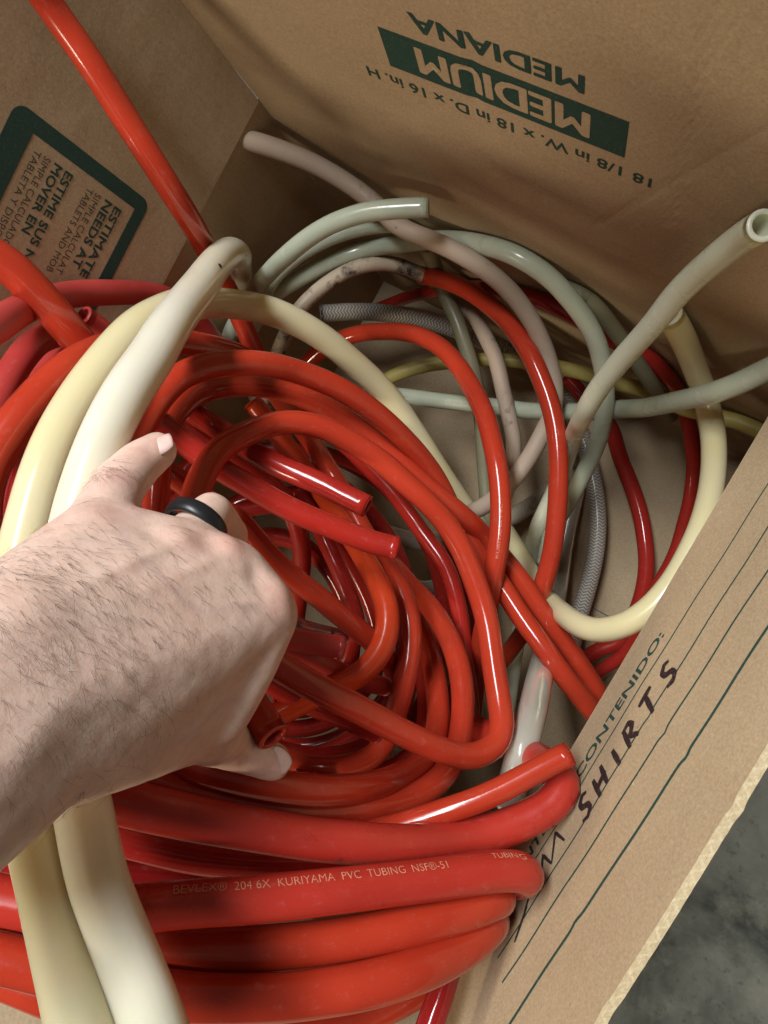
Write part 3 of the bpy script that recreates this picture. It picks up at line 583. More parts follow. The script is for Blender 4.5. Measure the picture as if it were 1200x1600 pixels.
     [(-2240,2084,3700),(-2140,2126,3632),(-2029,2172,3560),(-1924,2210,3488),(-1815,2242,3416),(-1705,2267,3345),(-1594,2282,3279),(-1480,2288,3217),(-1361,2285,3161),(-1237,2271,3111),(-1108,2243,3071),(-981,2205,3044),(-842,2198,3027),(-710,2203,3027),(-603,2201,3050),(-488,2194,3081),(-346,2184,3094),(-212,2179,3064),(-94,2178,2985),(17,2171,2881),(128,2147,2778),(237,2108,2679),(341,2055,2584),(440,1990,2499),(508,1935,2441),(584,1860,2399),(672,1759,2361),(740,1640,2331),(778,1506,2309),(786,1366,2293),(788,1226,2274),(781,1085,2251),(763,947,2224),(730,807,2192),(687,689,2150),(634,588,2099),(562,493,2043),(471,409,1980),(375,328,1908)]),
    ('vinyl_tube', 'pinkish', 14, 'slim dusty pinkish tube inside the curve of the joined red arc', [],
     [(-979,2297,1547),(-800,2245,1631),(-654,2202,1695),(-557,2172,1744),(-474,2144,1785),(-386,2104,1824),(-296,2049,1866),(-208,1986,1908),(-123,1926,1948),(-44,1870,1985),(38,1805,2014),(140,1704,2031),(243,1586,2038),(343,1475,2029),(440,1365,2004),(532,1254,1963),(602,1131,1916),(649,1007,1863),(672,913,1804),(688,827,1737),(698,739,1665),(704,653,1591),(708,609,1553)]),
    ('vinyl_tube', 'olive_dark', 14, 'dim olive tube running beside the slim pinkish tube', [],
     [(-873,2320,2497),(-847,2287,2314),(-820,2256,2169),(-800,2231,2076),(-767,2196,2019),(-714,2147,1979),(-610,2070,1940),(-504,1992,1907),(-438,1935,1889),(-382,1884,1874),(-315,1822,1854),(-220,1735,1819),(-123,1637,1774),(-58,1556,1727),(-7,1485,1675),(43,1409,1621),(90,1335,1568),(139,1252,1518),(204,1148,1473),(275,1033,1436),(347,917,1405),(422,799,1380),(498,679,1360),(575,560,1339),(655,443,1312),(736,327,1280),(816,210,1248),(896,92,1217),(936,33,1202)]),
    ('vinyl_tube', 'yellow', 14, 'yellow tube lying across the box floor', [],
     [(-1151,951,1323),(-1090,1069,1343),(-1028,1187,1360),(-951,1295,1372),(-864,1391,1375),(-765,1487,1369),(-655,1582,1351),(-547,1665,1326),(-455,1731,1301),(-372,1790,1276),(-287,1846,1252),(-192,1902,1232),(-78,1961,1216),(48,2014,1208),(168,2055,1215),(284,2087,1233),(400,2114,1260),(518,2138,1292),(627,2153,1330),(742,2166,1369),(881,2184,1402),(1017,2198,1437),(1149,2214,1477),(1281,2230,1525),(1416,2228,1576),(1553,2217,1611),(1687,2220,1617),(1808,2245,1610),(1935,2275,1604),(2043,2297,1612),(2154,2315,1623),(2287,2322,1625),(2409,2320,1625)]),
    ('braided_hose', 'braid', 18, 'grey braided hose with its cut end near the rear corner', [],
     [(-1930,1513,1489),(-1819,1591,1449),(-1707,1669,1409),(-1591,1739,1367),(-1473,1804,1324),(-1351,1863,1279),(-1227,1916,1233),(-1101,1962,1183),(-975,2003,1131),(-847,2038,1075),(-732,2067,1018),(-642,2088,965),(-555,2107,913),(-451,2126,859),(-324,2147,804),(-193,2163,753),(-59,2169,707),(76,2166,665),(211,2153,626),(344,2122,593),(472,2070,565),(596,2006,543),(715,1933,525),(829,1851,514),(935,1763,509),(1031,1672,511),(1122,1578,517),(1209,1480,524),(1292,1380,532),(1373,1273,537),(1455,1156,538),(1531,1035,537),(1597,908,534),(1655,777,529),(1704,643,523),(1746,506,514),(1783,368,502),(1817,228,485),(1849,103,462),(1875,6,435),(1901,-87,405),(1931,-193,377),(1971,-326,351),(2015,-464,327),(2036,-533,316)]),
    ('vinyl_tube', 'red_mid', 17, 'deep red tube on the box floor right of the braided hose', [],
     [(446,2305,175),(548,2266,177),(651,2227,179),(764,2190,181),(880,2154,182),(977,2112,191),(1055,2071,207),(1130,2026,226),(1208,1966,249),(1289,1879,277),(1377,1785,305),(1476,1695,331),(1579,1605,356),(1678,1514,381),(1774,1421,403),(1864,1324,423),(1946,1224,440),(2028,1113,448),(2112,992,448),(2185,866,441),(2245,732,429),(2290,601,410),(2320,484,386),(2343,361,358),(2364,234,327),(2367,100,298),(2312,-27,282),(2226,-134,269),(2166,-249,246),(2133,-345,211),(2104,-436,173),(2088,-483,155)]),
    ('vinyl_tube', 'red_mid', 14, 'deep red tube nearest the right wall, arching round from under the grey arcs', [],
     [(-1968,2060,140),(-1874,2093,246),(-1780,2125,353),(-1687,2155,461),(-1594,2184,570),(-1499,2211,681),(-1402,2235,793),(-1302,2259,908),(-1200,2280,1026),(-1095,2297,1147),(-989,2310,1273),(-884,2317,1403),(-782,2320,1533),(-685,2321,1655),(-595,2319,1763),(-508,2318,1859),(-419,2317,1951),(-323,2317,2042),(-217,2318,2131),(-102,2320,2218),(22,2322,2297),(151,2324,2360),(285,2325,2400),(424,2325,2411),(559,2323,2397),(693,2314,2368),(823,2306,2334),(950,2308,2302),(1074,2317,2269),(1185,2323,2227),(1271,2323,2167),(1332,2322,2094),(1388,2321,2011),(1440,2322,1922),(1490,2326,1817),(1551,2324,1683),(1636,2297,1526),(1728,2248,1377),(1808,2191,1251),(1885,2122,1145),(1967,2031,1056),(2044,1927,983),(2108,1811,926),(2163,1689,881),(2211,1561,844),(2250,1429,816),(2288,1296,791),(2323,1161,769),(2343,1022,752),(2350,882,737),(2352,741,723),(2359,599,703),(2379,457,675),(2398,315,641),(2416,181,599),(2429,55,550),(2420,-72,499),(2374,-197,451),(2329,-310,395),(2302,-407,328),(2280,-496,256),(2258,-586,181),(2247,-632,143)]),
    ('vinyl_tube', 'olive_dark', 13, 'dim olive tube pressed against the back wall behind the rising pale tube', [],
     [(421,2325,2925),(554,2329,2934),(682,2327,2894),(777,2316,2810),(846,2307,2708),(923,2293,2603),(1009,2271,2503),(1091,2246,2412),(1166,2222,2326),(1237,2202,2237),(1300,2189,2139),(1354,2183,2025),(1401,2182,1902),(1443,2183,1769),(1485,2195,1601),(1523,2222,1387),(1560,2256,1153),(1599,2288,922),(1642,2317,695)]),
    ('vinyl_tube', 'clear', 20, 'wide clear tube with a bright streak beside the folded red loop', [],
     [(1098,1465,170),(1131,1348,178),(1163,1231,188),(1197,1113,200),(1233,993,213),(1272,869,228),(1313,746,247),(1355,628,270),(1396,522,299),(1436,425,335),(1472,339,381),(1503,262,441),(1531,190,513),(1555,127,598),(1575,73,694),(1593,28,799),(1607,-9,911),(1620,-40,1029),(1631,-68,1152),(1641,-92,1279),(1651,-115,1408),(1661,-137,1539),(1670,-158,1672),(1680,-179,1806),(1689,-199,1940),(1698,-217,2074),(1706,-233,2208),(1714,-249,2341),(1721,-265,2473),(1728,-282,2602),(1735,-301,2733),(1744,-323,2877),(1759,-361,3051),(1788,-439,3251),(1814,-522,3448),(1841,-622,3598),(1872,-744,3653),(1914,-901,3584),(1962,-1081,3423)]),
    ('vinyl_tube', 'grimy2', 18, 'dirty clear tube low in the box behind the two red tube ends', [],
     [(-483,-176,2103),(-360,-169,2017),(-248,-151,1893),(-168,-125,1752),(-94,-103,1625),(-13,-84,1517),(72,-64,1416),(152,-34,1316),(226,6,1216),(294,55,1117),(358,112,1019),(416,175,925),(470,245,834),(526,322,747),(588,411,663),(654,512,584),(716,617,512),(771,725,448),(820,836,393),(860,941,349),(892,1037,317),(919,1127,295),(944,1214,281),(971,1301,271)]),
    ('vinyl_tube', 'clear', 15, 'thin clear curved piece below the dirty clear tube', [],
     [(-199,-330,1336),(-69,-390,1279),(65,-441,1218),(204,-475,1152),(344,-459,1077),(452,-374,999),(518,-254,920),(547,-154,842),(563,-64,760),(575,26,672),(583,119,579),(586,211,484),(588,303,387),(590,350,338)]),
    ('vinyl_tube', 'clear_green', 16, 'pale green clear piece crossing low behind the red strands', [],
     [(249,-1264,763),(338,-1156,722),(424,-1044,681),(489,-918,644),(538,-784,608),(584,-649,571),(628,-515,531),(675,-382,485),(723,-283,437),(764,-210,390),(810,-139,343),(873,-57,296),(963,40,245),(1065,136,197),(1167,232,150)]),
    ('vinyl_tube', 'clear_green', 15, 'pale green upright piece between the red loop and the slim arc', [],
     [(753,-83,714),(820,-208,765),(886,-331,819),(953,-449,880),(1010,-541,949),(1061,-617,1026),(1115,-694,1108),(1175,-776,1193),(1238,-856,1277),(1308,-937,1349),(1381,-1012,1405),(1464,-1099,1449),(1558,-1206,1486),(1643,-1307,1521),(1686,-1357,1537)]),
    ('vinyl_tube', 'red_orange', 16, 'orange red tube with a hairpin turn right of the fist', [],
     [(-1161,401,3359),(-1034,350,3322),(-908,293,3286),(-784,234,3249),(-657,177,3213),(-527,121,3187),(-396,65,3190),(-260,14,3227),(-125,-33,3285),(2,-76,3351),(117,-112,3422),(219,-143,3495),(307,-169,3571),(383,-189,3648),(463,-217,3719),(552,-256,3782),(661,-337,3835),(743,-452,3889),(778,-583,3948),(761,-715,4012),(700,-830,4073),(618,-940,4126),(543,-1058,4168),(473,-1175,4212),(409,-1282,4260)]),
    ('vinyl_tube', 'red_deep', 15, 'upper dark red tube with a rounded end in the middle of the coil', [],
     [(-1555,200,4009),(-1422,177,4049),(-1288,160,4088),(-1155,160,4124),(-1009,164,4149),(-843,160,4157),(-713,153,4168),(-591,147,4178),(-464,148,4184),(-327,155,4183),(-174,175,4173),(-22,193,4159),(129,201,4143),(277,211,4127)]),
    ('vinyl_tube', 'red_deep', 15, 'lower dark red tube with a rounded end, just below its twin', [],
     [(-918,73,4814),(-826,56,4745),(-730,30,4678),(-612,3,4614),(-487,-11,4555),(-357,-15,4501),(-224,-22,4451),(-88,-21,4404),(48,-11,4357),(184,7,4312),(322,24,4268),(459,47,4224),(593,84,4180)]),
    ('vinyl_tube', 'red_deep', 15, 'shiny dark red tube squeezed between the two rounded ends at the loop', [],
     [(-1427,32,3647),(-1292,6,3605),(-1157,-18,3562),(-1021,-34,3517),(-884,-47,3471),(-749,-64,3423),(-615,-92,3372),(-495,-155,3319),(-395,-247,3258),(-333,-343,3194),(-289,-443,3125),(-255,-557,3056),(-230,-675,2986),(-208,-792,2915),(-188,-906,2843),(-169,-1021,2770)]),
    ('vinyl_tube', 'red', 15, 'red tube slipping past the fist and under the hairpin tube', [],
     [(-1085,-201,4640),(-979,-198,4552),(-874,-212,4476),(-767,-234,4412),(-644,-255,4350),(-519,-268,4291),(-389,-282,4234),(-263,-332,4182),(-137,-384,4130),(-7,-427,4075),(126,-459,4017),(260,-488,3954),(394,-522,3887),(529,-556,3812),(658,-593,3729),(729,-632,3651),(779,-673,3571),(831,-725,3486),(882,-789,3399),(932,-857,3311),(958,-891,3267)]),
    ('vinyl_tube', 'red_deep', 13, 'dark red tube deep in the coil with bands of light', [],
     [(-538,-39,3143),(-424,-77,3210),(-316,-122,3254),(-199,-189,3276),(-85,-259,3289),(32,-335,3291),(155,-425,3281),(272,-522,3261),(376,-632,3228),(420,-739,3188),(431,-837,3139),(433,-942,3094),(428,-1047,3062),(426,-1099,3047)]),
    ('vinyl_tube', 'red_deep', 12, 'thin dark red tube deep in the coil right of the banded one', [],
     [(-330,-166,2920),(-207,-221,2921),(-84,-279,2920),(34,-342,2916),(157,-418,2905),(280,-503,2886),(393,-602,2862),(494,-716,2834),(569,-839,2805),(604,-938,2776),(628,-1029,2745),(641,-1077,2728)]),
    ('vinyl_tube', 'red_faded', 14, 'short pinkish red tube with a rounded end beside the fist', [],
     [(123,-774,4571),(268,-720,4491),(415,-668,4410),(553,-620,4330),(620,-594,4290)]),
    ('vinyl_tube', 'red_faded', 13, 'pinkish red tube under the hairpin tube ending in the dark', [],
     [(69,-798,4447),(198,-788,4372),(324,-781,4294),(448,-784,4205),(554,-801,4096),(627,-822,3970),(712,-844,3830),(791,-855,3689),(863,-857,3545)]),
    ('vinyl_tube', 'clear_purple', 11, 'small purplish clear tube peeking out at the fist', [],
     [(-140,-778,3891),(-13,-801,3772),(107,-805,3650),(158,-815,3540),(242,-811,3414),(316,-807,3285),(362,-815,3162)]),
    ('vinyl_tube', 'red_deep', 14, 'dark red strand just under the folded loop beside the fist', [],
     [(28,-997,4341),(168,-1022,4316),(310,-1036,4282),(451,-1045,4219),(586,-1058,4121),(703,-1068,4015),(799,-1079,3919),(878,-1092,3831),(954,-1106,3744),(994,-1114,3701)]),
    ('vinyl_tube', 'red', 16.5, 'cut red tube end with open bore between fist and thumb tip', [],
     [(171,-673,5073),(308,-727,5136),(453,-780,5198),(606,-830,5254),(766,-868,5302)]),
    ('vinyl_tube', 'red', 17, 'bright red strand sweeping from the two rounded ends round to the fist, outermost', [],
     [(-103,-197,2325),(6,-204,2404),(117,-212,2482),(234,-221,2558),(351,-237,2633),(465,-262,2707),(587,-284,2777),(714,-303,2843),(839,-339,2909),(959,-389,2974),(1073,-449,3040),(1177,-519,3106),(1267,-600,3174),(1351,-700,3243),(1419,-805,3318),(1473,-905,3403),(1500,-973,3504),(1513,-1018,3614),(1515,-1058,3726),(1503,-1100,3838),(1477,-1141,3948),(1441,-1181,4052),(1393,-1218,4157),(1334,-1247,4273),(1261,-1277,4399),(1173,-1308,4523),(1089,-1329,4641),(1000,-1345,4759),(891,-1359,4878),(776,-1371,4983),(656,-1385,5070),(537,-1396,5157),(420,-1399,5256),(305,-1398,5351),(190,-1402,5429)]),
    ('vinyl_tube', 'red', 17, 'red strand inside the outermost sweep, under the folded loop', [],
     [(14,-290,2104),(134,-328,2173),(256,-364,2252),(372,-399,2335),(484,-432,2417),(590,-467,2499),(690,-504,2585),(782,-544,2676),(866,-586,2771),(947,-632,2868),(1026,-682,2967),(1102,-736,3068),(1177,-800,3169),(1257,-885,3271),(1309,-959,3378),(1336,-1011,3487),(1347,-1054,3593),(1346,-1088,3699),(1335,-1115,3806),(1316,-1134,3916),(1293,-1142,4038),(1267,-1144,4172),(1231,-1150,4309),(1177,-1161,4446),(1113,-1175,4581),(1039,-1190,4711),(943,-1205,4838),(837,-1214,4958),(729,-1222,5063),(614,-1235,5145),(483,-1264,5197),(343,-1303,5225),(203,-1341,5254),(134,-1358,5273)]),
    ('vinyl_tube', 'red_deep', 15, 'dark strand deep under the folded loop beside the thumb', [],
     [(752,-993,2033),(817,-1090,2114),(876,-1186,2201),(910,-1285,2297),(923,-1384,2397),(910,-1480,2499),(870,-1568,2603),(812,-1645,2708),(737,-1709,2813),(650,-1761,2916),(556,-1795,3015),(458,-1811,3109),(344,-1821,3201),(217,-1823,3291),(91,-1821,3377)]),
    ('vinyl_tube', 'red_deep', 15, 'dull strand tucked between the inner sweep and the thin dark strands', [],
     [(496,-590,2327),(611,-644,2399),(724,-699,2471),(830,-761,2545),(929,-830,2621),(1022,-908,2699),(1108,-994,2778),(1177,-1090,2861),(1226,-1192,2948),(1235,-1293,3043),(1203,-1382,3146),(1149,-1459,3251),(1077,-1525,3357),(999,-1580,3466),(908,-1625,3574),(790,-1664,3667),(665,-1698,3738)]),
    ('vinyl_tube', 'red_scuffed', 20.5, 'thick red tube just under the hand, scuffed, bending round at the right flap', [],
     [(-307,-1490,5935),(-189,-1467,5876),(-63,-1449,5815),(68,-1439,5751),(196,-1425,5685),(324,-1407,5616),(450,-1390,5544),(576,-1371,5468),(700,-1351,5389),(817,-1331,5308),(931,-1313,5223),(1043,-1297,5135),(1152,-1281,5045),(1256,-1261,4952),(1357,-1240,4857),(1456,-1217,4760),(1554,-1190,4659),(1650,-1160,4553),(1741,-1122,4452),(1824,-1072,4372),(1902,-1011,4313),(1978,-936,4264),(2054,-839,4219),(2114,-734,4175),(2130,-629,4124),(2093,-597,4059),(2062,-609,3971),(2025,-631,3862),(1973,-662,3728),(1912,-704,3572),(1848,-749,3405),(1782,-794,3240),(1710,-842,3080),(1628,-897,2929),(1537,-957,2784),(1491,-987,2714)]),
    ('vinyl_tube', 'red', 14, 'bright red tube with a clean cut end pointing at the right flap', [],
     [(2050,-408,4260),(1968,-532,4298),(1891,-658,4336),(1814,-779,4372),(1730,-893,4405),(1633,-1009,4433),(1531,-1129,4456),(1426,-1249,4478),(1310,-1361,4493),(1250,-1417,4498)]),
    ('vinyl_tube', 'red_printed', 20.5, 'thick red tube with pale printed lettering along it', ['printed'],
     [(-47,-2010,5902),(81,-1977,5855),(207,-1945,5808),(326,-1910,5761),(449,-1867,5708),(570,-1810,5652),(686,-1744,5591),(800,-1676,5526),(914,-1614,5457),(1026,-1560,5383),(1132,-1506,5307),(1235,-1453,5229),(1335,-1402,5150),(1435,-1353,5070),(1534,-1303,4990),(1632,-1253,4911),(1729,-1202,4835),(1824,-1150,4761),(1916,-1097,4692),(2004,-1051,4625),(2085,-1022,4560),(2139,-1035,4495),(2159,-1081,4408),(2160,-1153,4291),(2131,-1253,4159),(2074,-1371,4031),(2002,-1487,3932),(1899,-1602,3889),(1842,-1657,3882)]),
    ('vinyl_tube', 'red', 20.5, 'thick red tube directly below the lettered tube', [],
     [(-34,-2297,5724),(89,-2258,5672),(213,-2217,5620),(338,-2176,5570),(466,-2136,5520),(593,-2090,5471),(717,-2038,5422),(841,-1982,5373),(965,-1923,5320),(1087,-1860,5265),(1204,-1798,5206),(1314,-1736,5146),(1419,-1674,5085),(1519,-1610,5025),(1613,-1544,4969),(1702,-1478,4916),(1786,-1421,4853),(1867,-1371,4775),(1946,-1320,4691),(2017,-1267,4606),(2071,-1233,4517),(2096,-1260,4417),(2090,-1338,4305),(2063,-1440,4191),(2017,-1565,4075),(1965,-1713,3936),(1938,-1792,3857)]),
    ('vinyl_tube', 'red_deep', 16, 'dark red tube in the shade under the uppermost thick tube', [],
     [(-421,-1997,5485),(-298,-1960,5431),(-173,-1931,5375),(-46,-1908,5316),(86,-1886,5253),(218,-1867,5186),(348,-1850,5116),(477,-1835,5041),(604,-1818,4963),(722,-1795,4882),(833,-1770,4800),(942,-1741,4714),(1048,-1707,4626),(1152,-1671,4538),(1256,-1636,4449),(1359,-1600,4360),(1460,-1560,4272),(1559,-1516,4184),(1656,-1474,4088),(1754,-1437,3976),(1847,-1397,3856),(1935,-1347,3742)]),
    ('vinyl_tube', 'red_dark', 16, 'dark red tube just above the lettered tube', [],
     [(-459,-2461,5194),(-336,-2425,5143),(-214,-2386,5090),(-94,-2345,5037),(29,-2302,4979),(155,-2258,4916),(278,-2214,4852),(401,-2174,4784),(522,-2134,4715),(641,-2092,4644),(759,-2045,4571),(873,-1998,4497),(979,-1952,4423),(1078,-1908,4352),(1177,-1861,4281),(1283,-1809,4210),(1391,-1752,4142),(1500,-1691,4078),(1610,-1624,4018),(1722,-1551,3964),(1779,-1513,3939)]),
    ('vinyl_tube', 'red', 20.5, 'lowest thick red tube of the coil along the bottom', [],
     [(102,-2225,5882),(224,-2193,5833),(349,-2163,5785),(476,-2138,5736),(605,-2116,5687),(733,-2091,5635),(859,-2060,5580),(984,-2026,5522),(1108,-1984,5461),(1230,-1935,5398),(1349,-1882,5333),(1459,-1829,5268),(1561,-1770,5205),(1656,-1710,5146),(1744,-1647,5088),(1825,-1588,5024),(1900,-1538,4941),(1968,-1498,4837),(2029,-1459,4727),(2076,-1419,4625),(2108,-1388,4531),(2127,-1385,4435),(2129,-1438,4330),(2124,-1516,4215),(2101,-1632,4098),(2060,-1773,3969),(2004,-1935,3825)]),
    ('vinyl_tube', 'red', 19, 'red tube peeking out below the lowest thick tube at bottom left', [],
     [(-64,-2779,5355),(70,-2755,5314),(207,-2737,5272),(344,-2723,5230),(480,-2708,5187),(616,-2686,5143),(749,-2656,5097),(880,-2621,5048),(1010,-2582,4997),(1137,-2535,4942),(1262,-2483,4884),(1383,-2426,4821),(1500,-2367,4754),(1612,-2303,4684),(1715,-2237,4612),(1806,-2169,4539),(1883,-2100,4468),(1947,-2031,4401),(1996,-1961,4341),(2032,-1891,4291),(2059,-1821,4252),(2078,-1755,4221)]),
    ('vinyl_tube', 'red_dark', 15, 'dark red tube dropping off the bottom edge beside the right flap', [],
     [(2058,-1736,4397),(2092,-1867,4470),(2117,-2007,4547),(2149,-2150,4624),(2167,-2222,4662)]),
    ('vinyl_tube', 'red_deep', 15, 'deep red loop added to darken the heart of the coil, tightest ring', ['buried'],  # filler loops from here on, added to block light and darken the gaps
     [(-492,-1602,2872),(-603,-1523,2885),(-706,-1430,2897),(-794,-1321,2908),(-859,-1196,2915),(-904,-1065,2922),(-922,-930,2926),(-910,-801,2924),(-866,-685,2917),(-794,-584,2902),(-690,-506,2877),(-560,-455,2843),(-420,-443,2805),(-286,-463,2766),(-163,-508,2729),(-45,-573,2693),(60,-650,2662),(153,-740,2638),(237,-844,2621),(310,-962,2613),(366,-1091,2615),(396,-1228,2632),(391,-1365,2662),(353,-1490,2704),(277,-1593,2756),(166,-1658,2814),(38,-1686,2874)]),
    ('vinyl_tube', 'red_deep', 15, 'deep red loop added to darken the heart of the coil, second ring from the centre', ['buried'],
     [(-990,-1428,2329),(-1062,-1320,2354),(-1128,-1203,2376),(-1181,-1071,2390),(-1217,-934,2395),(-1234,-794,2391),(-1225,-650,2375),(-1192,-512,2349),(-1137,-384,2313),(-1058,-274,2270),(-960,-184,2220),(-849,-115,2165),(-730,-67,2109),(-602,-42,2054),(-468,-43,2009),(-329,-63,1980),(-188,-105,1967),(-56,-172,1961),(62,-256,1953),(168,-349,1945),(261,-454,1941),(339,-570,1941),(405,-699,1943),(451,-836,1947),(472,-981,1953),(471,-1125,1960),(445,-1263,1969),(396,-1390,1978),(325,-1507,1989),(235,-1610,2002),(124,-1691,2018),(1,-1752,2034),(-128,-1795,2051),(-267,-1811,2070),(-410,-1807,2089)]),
    ('vinyl_tube', 'red_deep', 15, 'deep red loop added to darken the heart of the coil, third ring from the centre', ['buried'],
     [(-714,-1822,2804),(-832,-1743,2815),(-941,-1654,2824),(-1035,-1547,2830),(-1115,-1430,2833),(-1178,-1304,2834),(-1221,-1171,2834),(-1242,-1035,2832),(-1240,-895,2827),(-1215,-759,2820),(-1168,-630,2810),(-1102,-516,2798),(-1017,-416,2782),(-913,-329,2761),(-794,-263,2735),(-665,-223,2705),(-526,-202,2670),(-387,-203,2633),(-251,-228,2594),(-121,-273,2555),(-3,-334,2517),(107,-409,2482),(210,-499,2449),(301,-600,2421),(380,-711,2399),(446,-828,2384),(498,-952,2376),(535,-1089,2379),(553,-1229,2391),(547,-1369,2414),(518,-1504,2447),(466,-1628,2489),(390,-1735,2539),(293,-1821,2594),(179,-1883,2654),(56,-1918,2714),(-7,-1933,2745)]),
    ('vinyl_tube', 'red_deep', 15, 'deep red loop added to darken the heart of the coil, middle ring', ['buried'],
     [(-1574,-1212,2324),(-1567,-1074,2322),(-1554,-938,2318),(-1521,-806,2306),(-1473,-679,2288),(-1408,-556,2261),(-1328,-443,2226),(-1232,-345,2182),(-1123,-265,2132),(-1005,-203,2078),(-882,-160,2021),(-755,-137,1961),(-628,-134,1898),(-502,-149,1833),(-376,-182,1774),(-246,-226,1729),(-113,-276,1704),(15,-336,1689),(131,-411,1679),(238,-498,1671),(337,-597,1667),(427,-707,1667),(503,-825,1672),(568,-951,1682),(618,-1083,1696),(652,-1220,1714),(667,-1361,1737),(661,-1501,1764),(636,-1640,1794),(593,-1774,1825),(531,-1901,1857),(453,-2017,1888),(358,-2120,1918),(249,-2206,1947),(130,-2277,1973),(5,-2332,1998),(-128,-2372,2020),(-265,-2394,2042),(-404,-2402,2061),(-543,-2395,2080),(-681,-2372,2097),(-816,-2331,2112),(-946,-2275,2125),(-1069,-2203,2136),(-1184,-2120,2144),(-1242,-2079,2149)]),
    ('vinyl_tube', 'red_deep', 15, 'deep red loop added to darken the heart of the coil, third ring from the outside', ['buried'],
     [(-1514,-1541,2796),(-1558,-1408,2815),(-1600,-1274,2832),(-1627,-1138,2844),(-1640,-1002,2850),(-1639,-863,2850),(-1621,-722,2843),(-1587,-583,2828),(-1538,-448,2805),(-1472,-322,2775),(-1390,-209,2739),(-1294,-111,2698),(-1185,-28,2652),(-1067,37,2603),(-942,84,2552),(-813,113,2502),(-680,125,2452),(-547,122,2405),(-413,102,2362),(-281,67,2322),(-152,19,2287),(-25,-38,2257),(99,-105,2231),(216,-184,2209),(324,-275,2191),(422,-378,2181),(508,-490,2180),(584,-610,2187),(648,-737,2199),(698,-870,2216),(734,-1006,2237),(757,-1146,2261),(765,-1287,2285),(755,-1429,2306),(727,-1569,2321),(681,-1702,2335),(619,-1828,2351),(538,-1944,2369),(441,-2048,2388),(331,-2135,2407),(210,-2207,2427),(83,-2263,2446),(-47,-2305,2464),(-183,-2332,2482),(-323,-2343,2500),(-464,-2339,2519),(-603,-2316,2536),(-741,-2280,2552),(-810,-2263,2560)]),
    ('vinyl_tube', 'red_deep', 15, 'deep red loop added to darken the heart of the coil, second ring from the outside', ['buried'],
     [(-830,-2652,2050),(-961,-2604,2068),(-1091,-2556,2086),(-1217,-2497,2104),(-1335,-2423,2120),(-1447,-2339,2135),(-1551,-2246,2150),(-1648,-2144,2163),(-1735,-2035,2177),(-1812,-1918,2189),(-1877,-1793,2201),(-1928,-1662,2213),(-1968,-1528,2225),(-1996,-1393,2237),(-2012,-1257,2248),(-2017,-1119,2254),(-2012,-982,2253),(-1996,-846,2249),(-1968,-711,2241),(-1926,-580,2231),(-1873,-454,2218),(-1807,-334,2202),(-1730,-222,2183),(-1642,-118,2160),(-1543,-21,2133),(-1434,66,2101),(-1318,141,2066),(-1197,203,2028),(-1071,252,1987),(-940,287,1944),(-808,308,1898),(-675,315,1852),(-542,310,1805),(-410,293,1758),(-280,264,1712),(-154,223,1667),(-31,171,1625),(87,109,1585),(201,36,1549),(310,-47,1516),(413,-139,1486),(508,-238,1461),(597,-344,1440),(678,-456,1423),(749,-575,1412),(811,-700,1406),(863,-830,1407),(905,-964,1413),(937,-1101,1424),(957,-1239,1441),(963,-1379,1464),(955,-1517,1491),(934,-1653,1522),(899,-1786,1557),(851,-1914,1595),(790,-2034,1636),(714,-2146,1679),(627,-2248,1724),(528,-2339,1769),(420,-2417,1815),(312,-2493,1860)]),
    ('vinyl_tube', 'red_deep', 15, 'deep red loop added to darken the heart of the coil, widest ring', ['buried'],
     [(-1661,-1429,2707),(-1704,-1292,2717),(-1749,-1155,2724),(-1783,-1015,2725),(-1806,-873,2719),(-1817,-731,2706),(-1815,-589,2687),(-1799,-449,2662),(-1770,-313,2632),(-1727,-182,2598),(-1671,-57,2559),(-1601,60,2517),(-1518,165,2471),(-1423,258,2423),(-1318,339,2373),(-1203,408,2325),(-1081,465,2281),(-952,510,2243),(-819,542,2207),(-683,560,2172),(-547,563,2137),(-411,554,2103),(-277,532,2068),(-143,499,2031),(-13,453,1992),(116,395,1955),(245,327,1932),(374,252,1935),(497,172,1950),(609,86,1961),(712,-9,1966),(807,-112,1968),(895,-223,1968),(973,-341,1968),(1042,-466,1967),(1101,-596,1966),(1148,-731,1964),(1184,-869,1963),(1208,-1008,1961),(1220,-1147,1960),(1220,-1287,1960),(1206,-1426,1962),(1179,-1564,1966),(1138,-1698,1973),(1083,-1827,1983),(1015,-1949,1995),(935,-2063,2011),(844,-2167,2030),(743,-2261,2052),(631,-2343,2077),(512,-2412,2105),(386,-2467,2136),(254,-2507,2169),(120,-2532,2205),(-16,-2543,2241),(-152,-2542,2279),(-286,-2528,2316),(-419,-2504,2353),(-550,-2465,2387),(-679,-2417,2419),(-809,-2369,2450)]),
]

def catmull(P, step):
    P = [2 * P[0] - P[1]] + list(P) + [2 * P[-1] - P[-2]]
    out = []
    for i in range(1, len(P) - 2):
        p0, p1, p2, p3 = P[i - 1:i + 3]
        n = max(2, int(np.linalg.norm(p2 - p1) / step))
        for k in range(n):
            t = k / n
            out.append(.5 * ((2 * p1) + (p2 - p0) * t + (2 * p0 - 5 * p1 + 4 * p2 - p3) * t * t + (3 * p1 - p0 - 3 * p2 + p3) * t ** 3))
    out.append(P[-2])
    return np.array(out)

def frames(pts):
    T = np.gradient(pts, axis=0); T /= np.linalg.norm(T, axis=1)[:, None]
    n = np.cross(T[0], (0.0, 0.0, 1.0))
    if np.linalg.norm(n) < .1: n = np.cross(T[0], (1.0, 0, 0))
    n /= np.linalg.norm(n)
    Ns = []
    for t in T:
        n = n - t * (n @ t); n /= np.linalg.norm(n); Ns.append(n)
    Ns = np.array(Ns); Bs = np.cross(T, Ns)
    return T, Ns, Bs

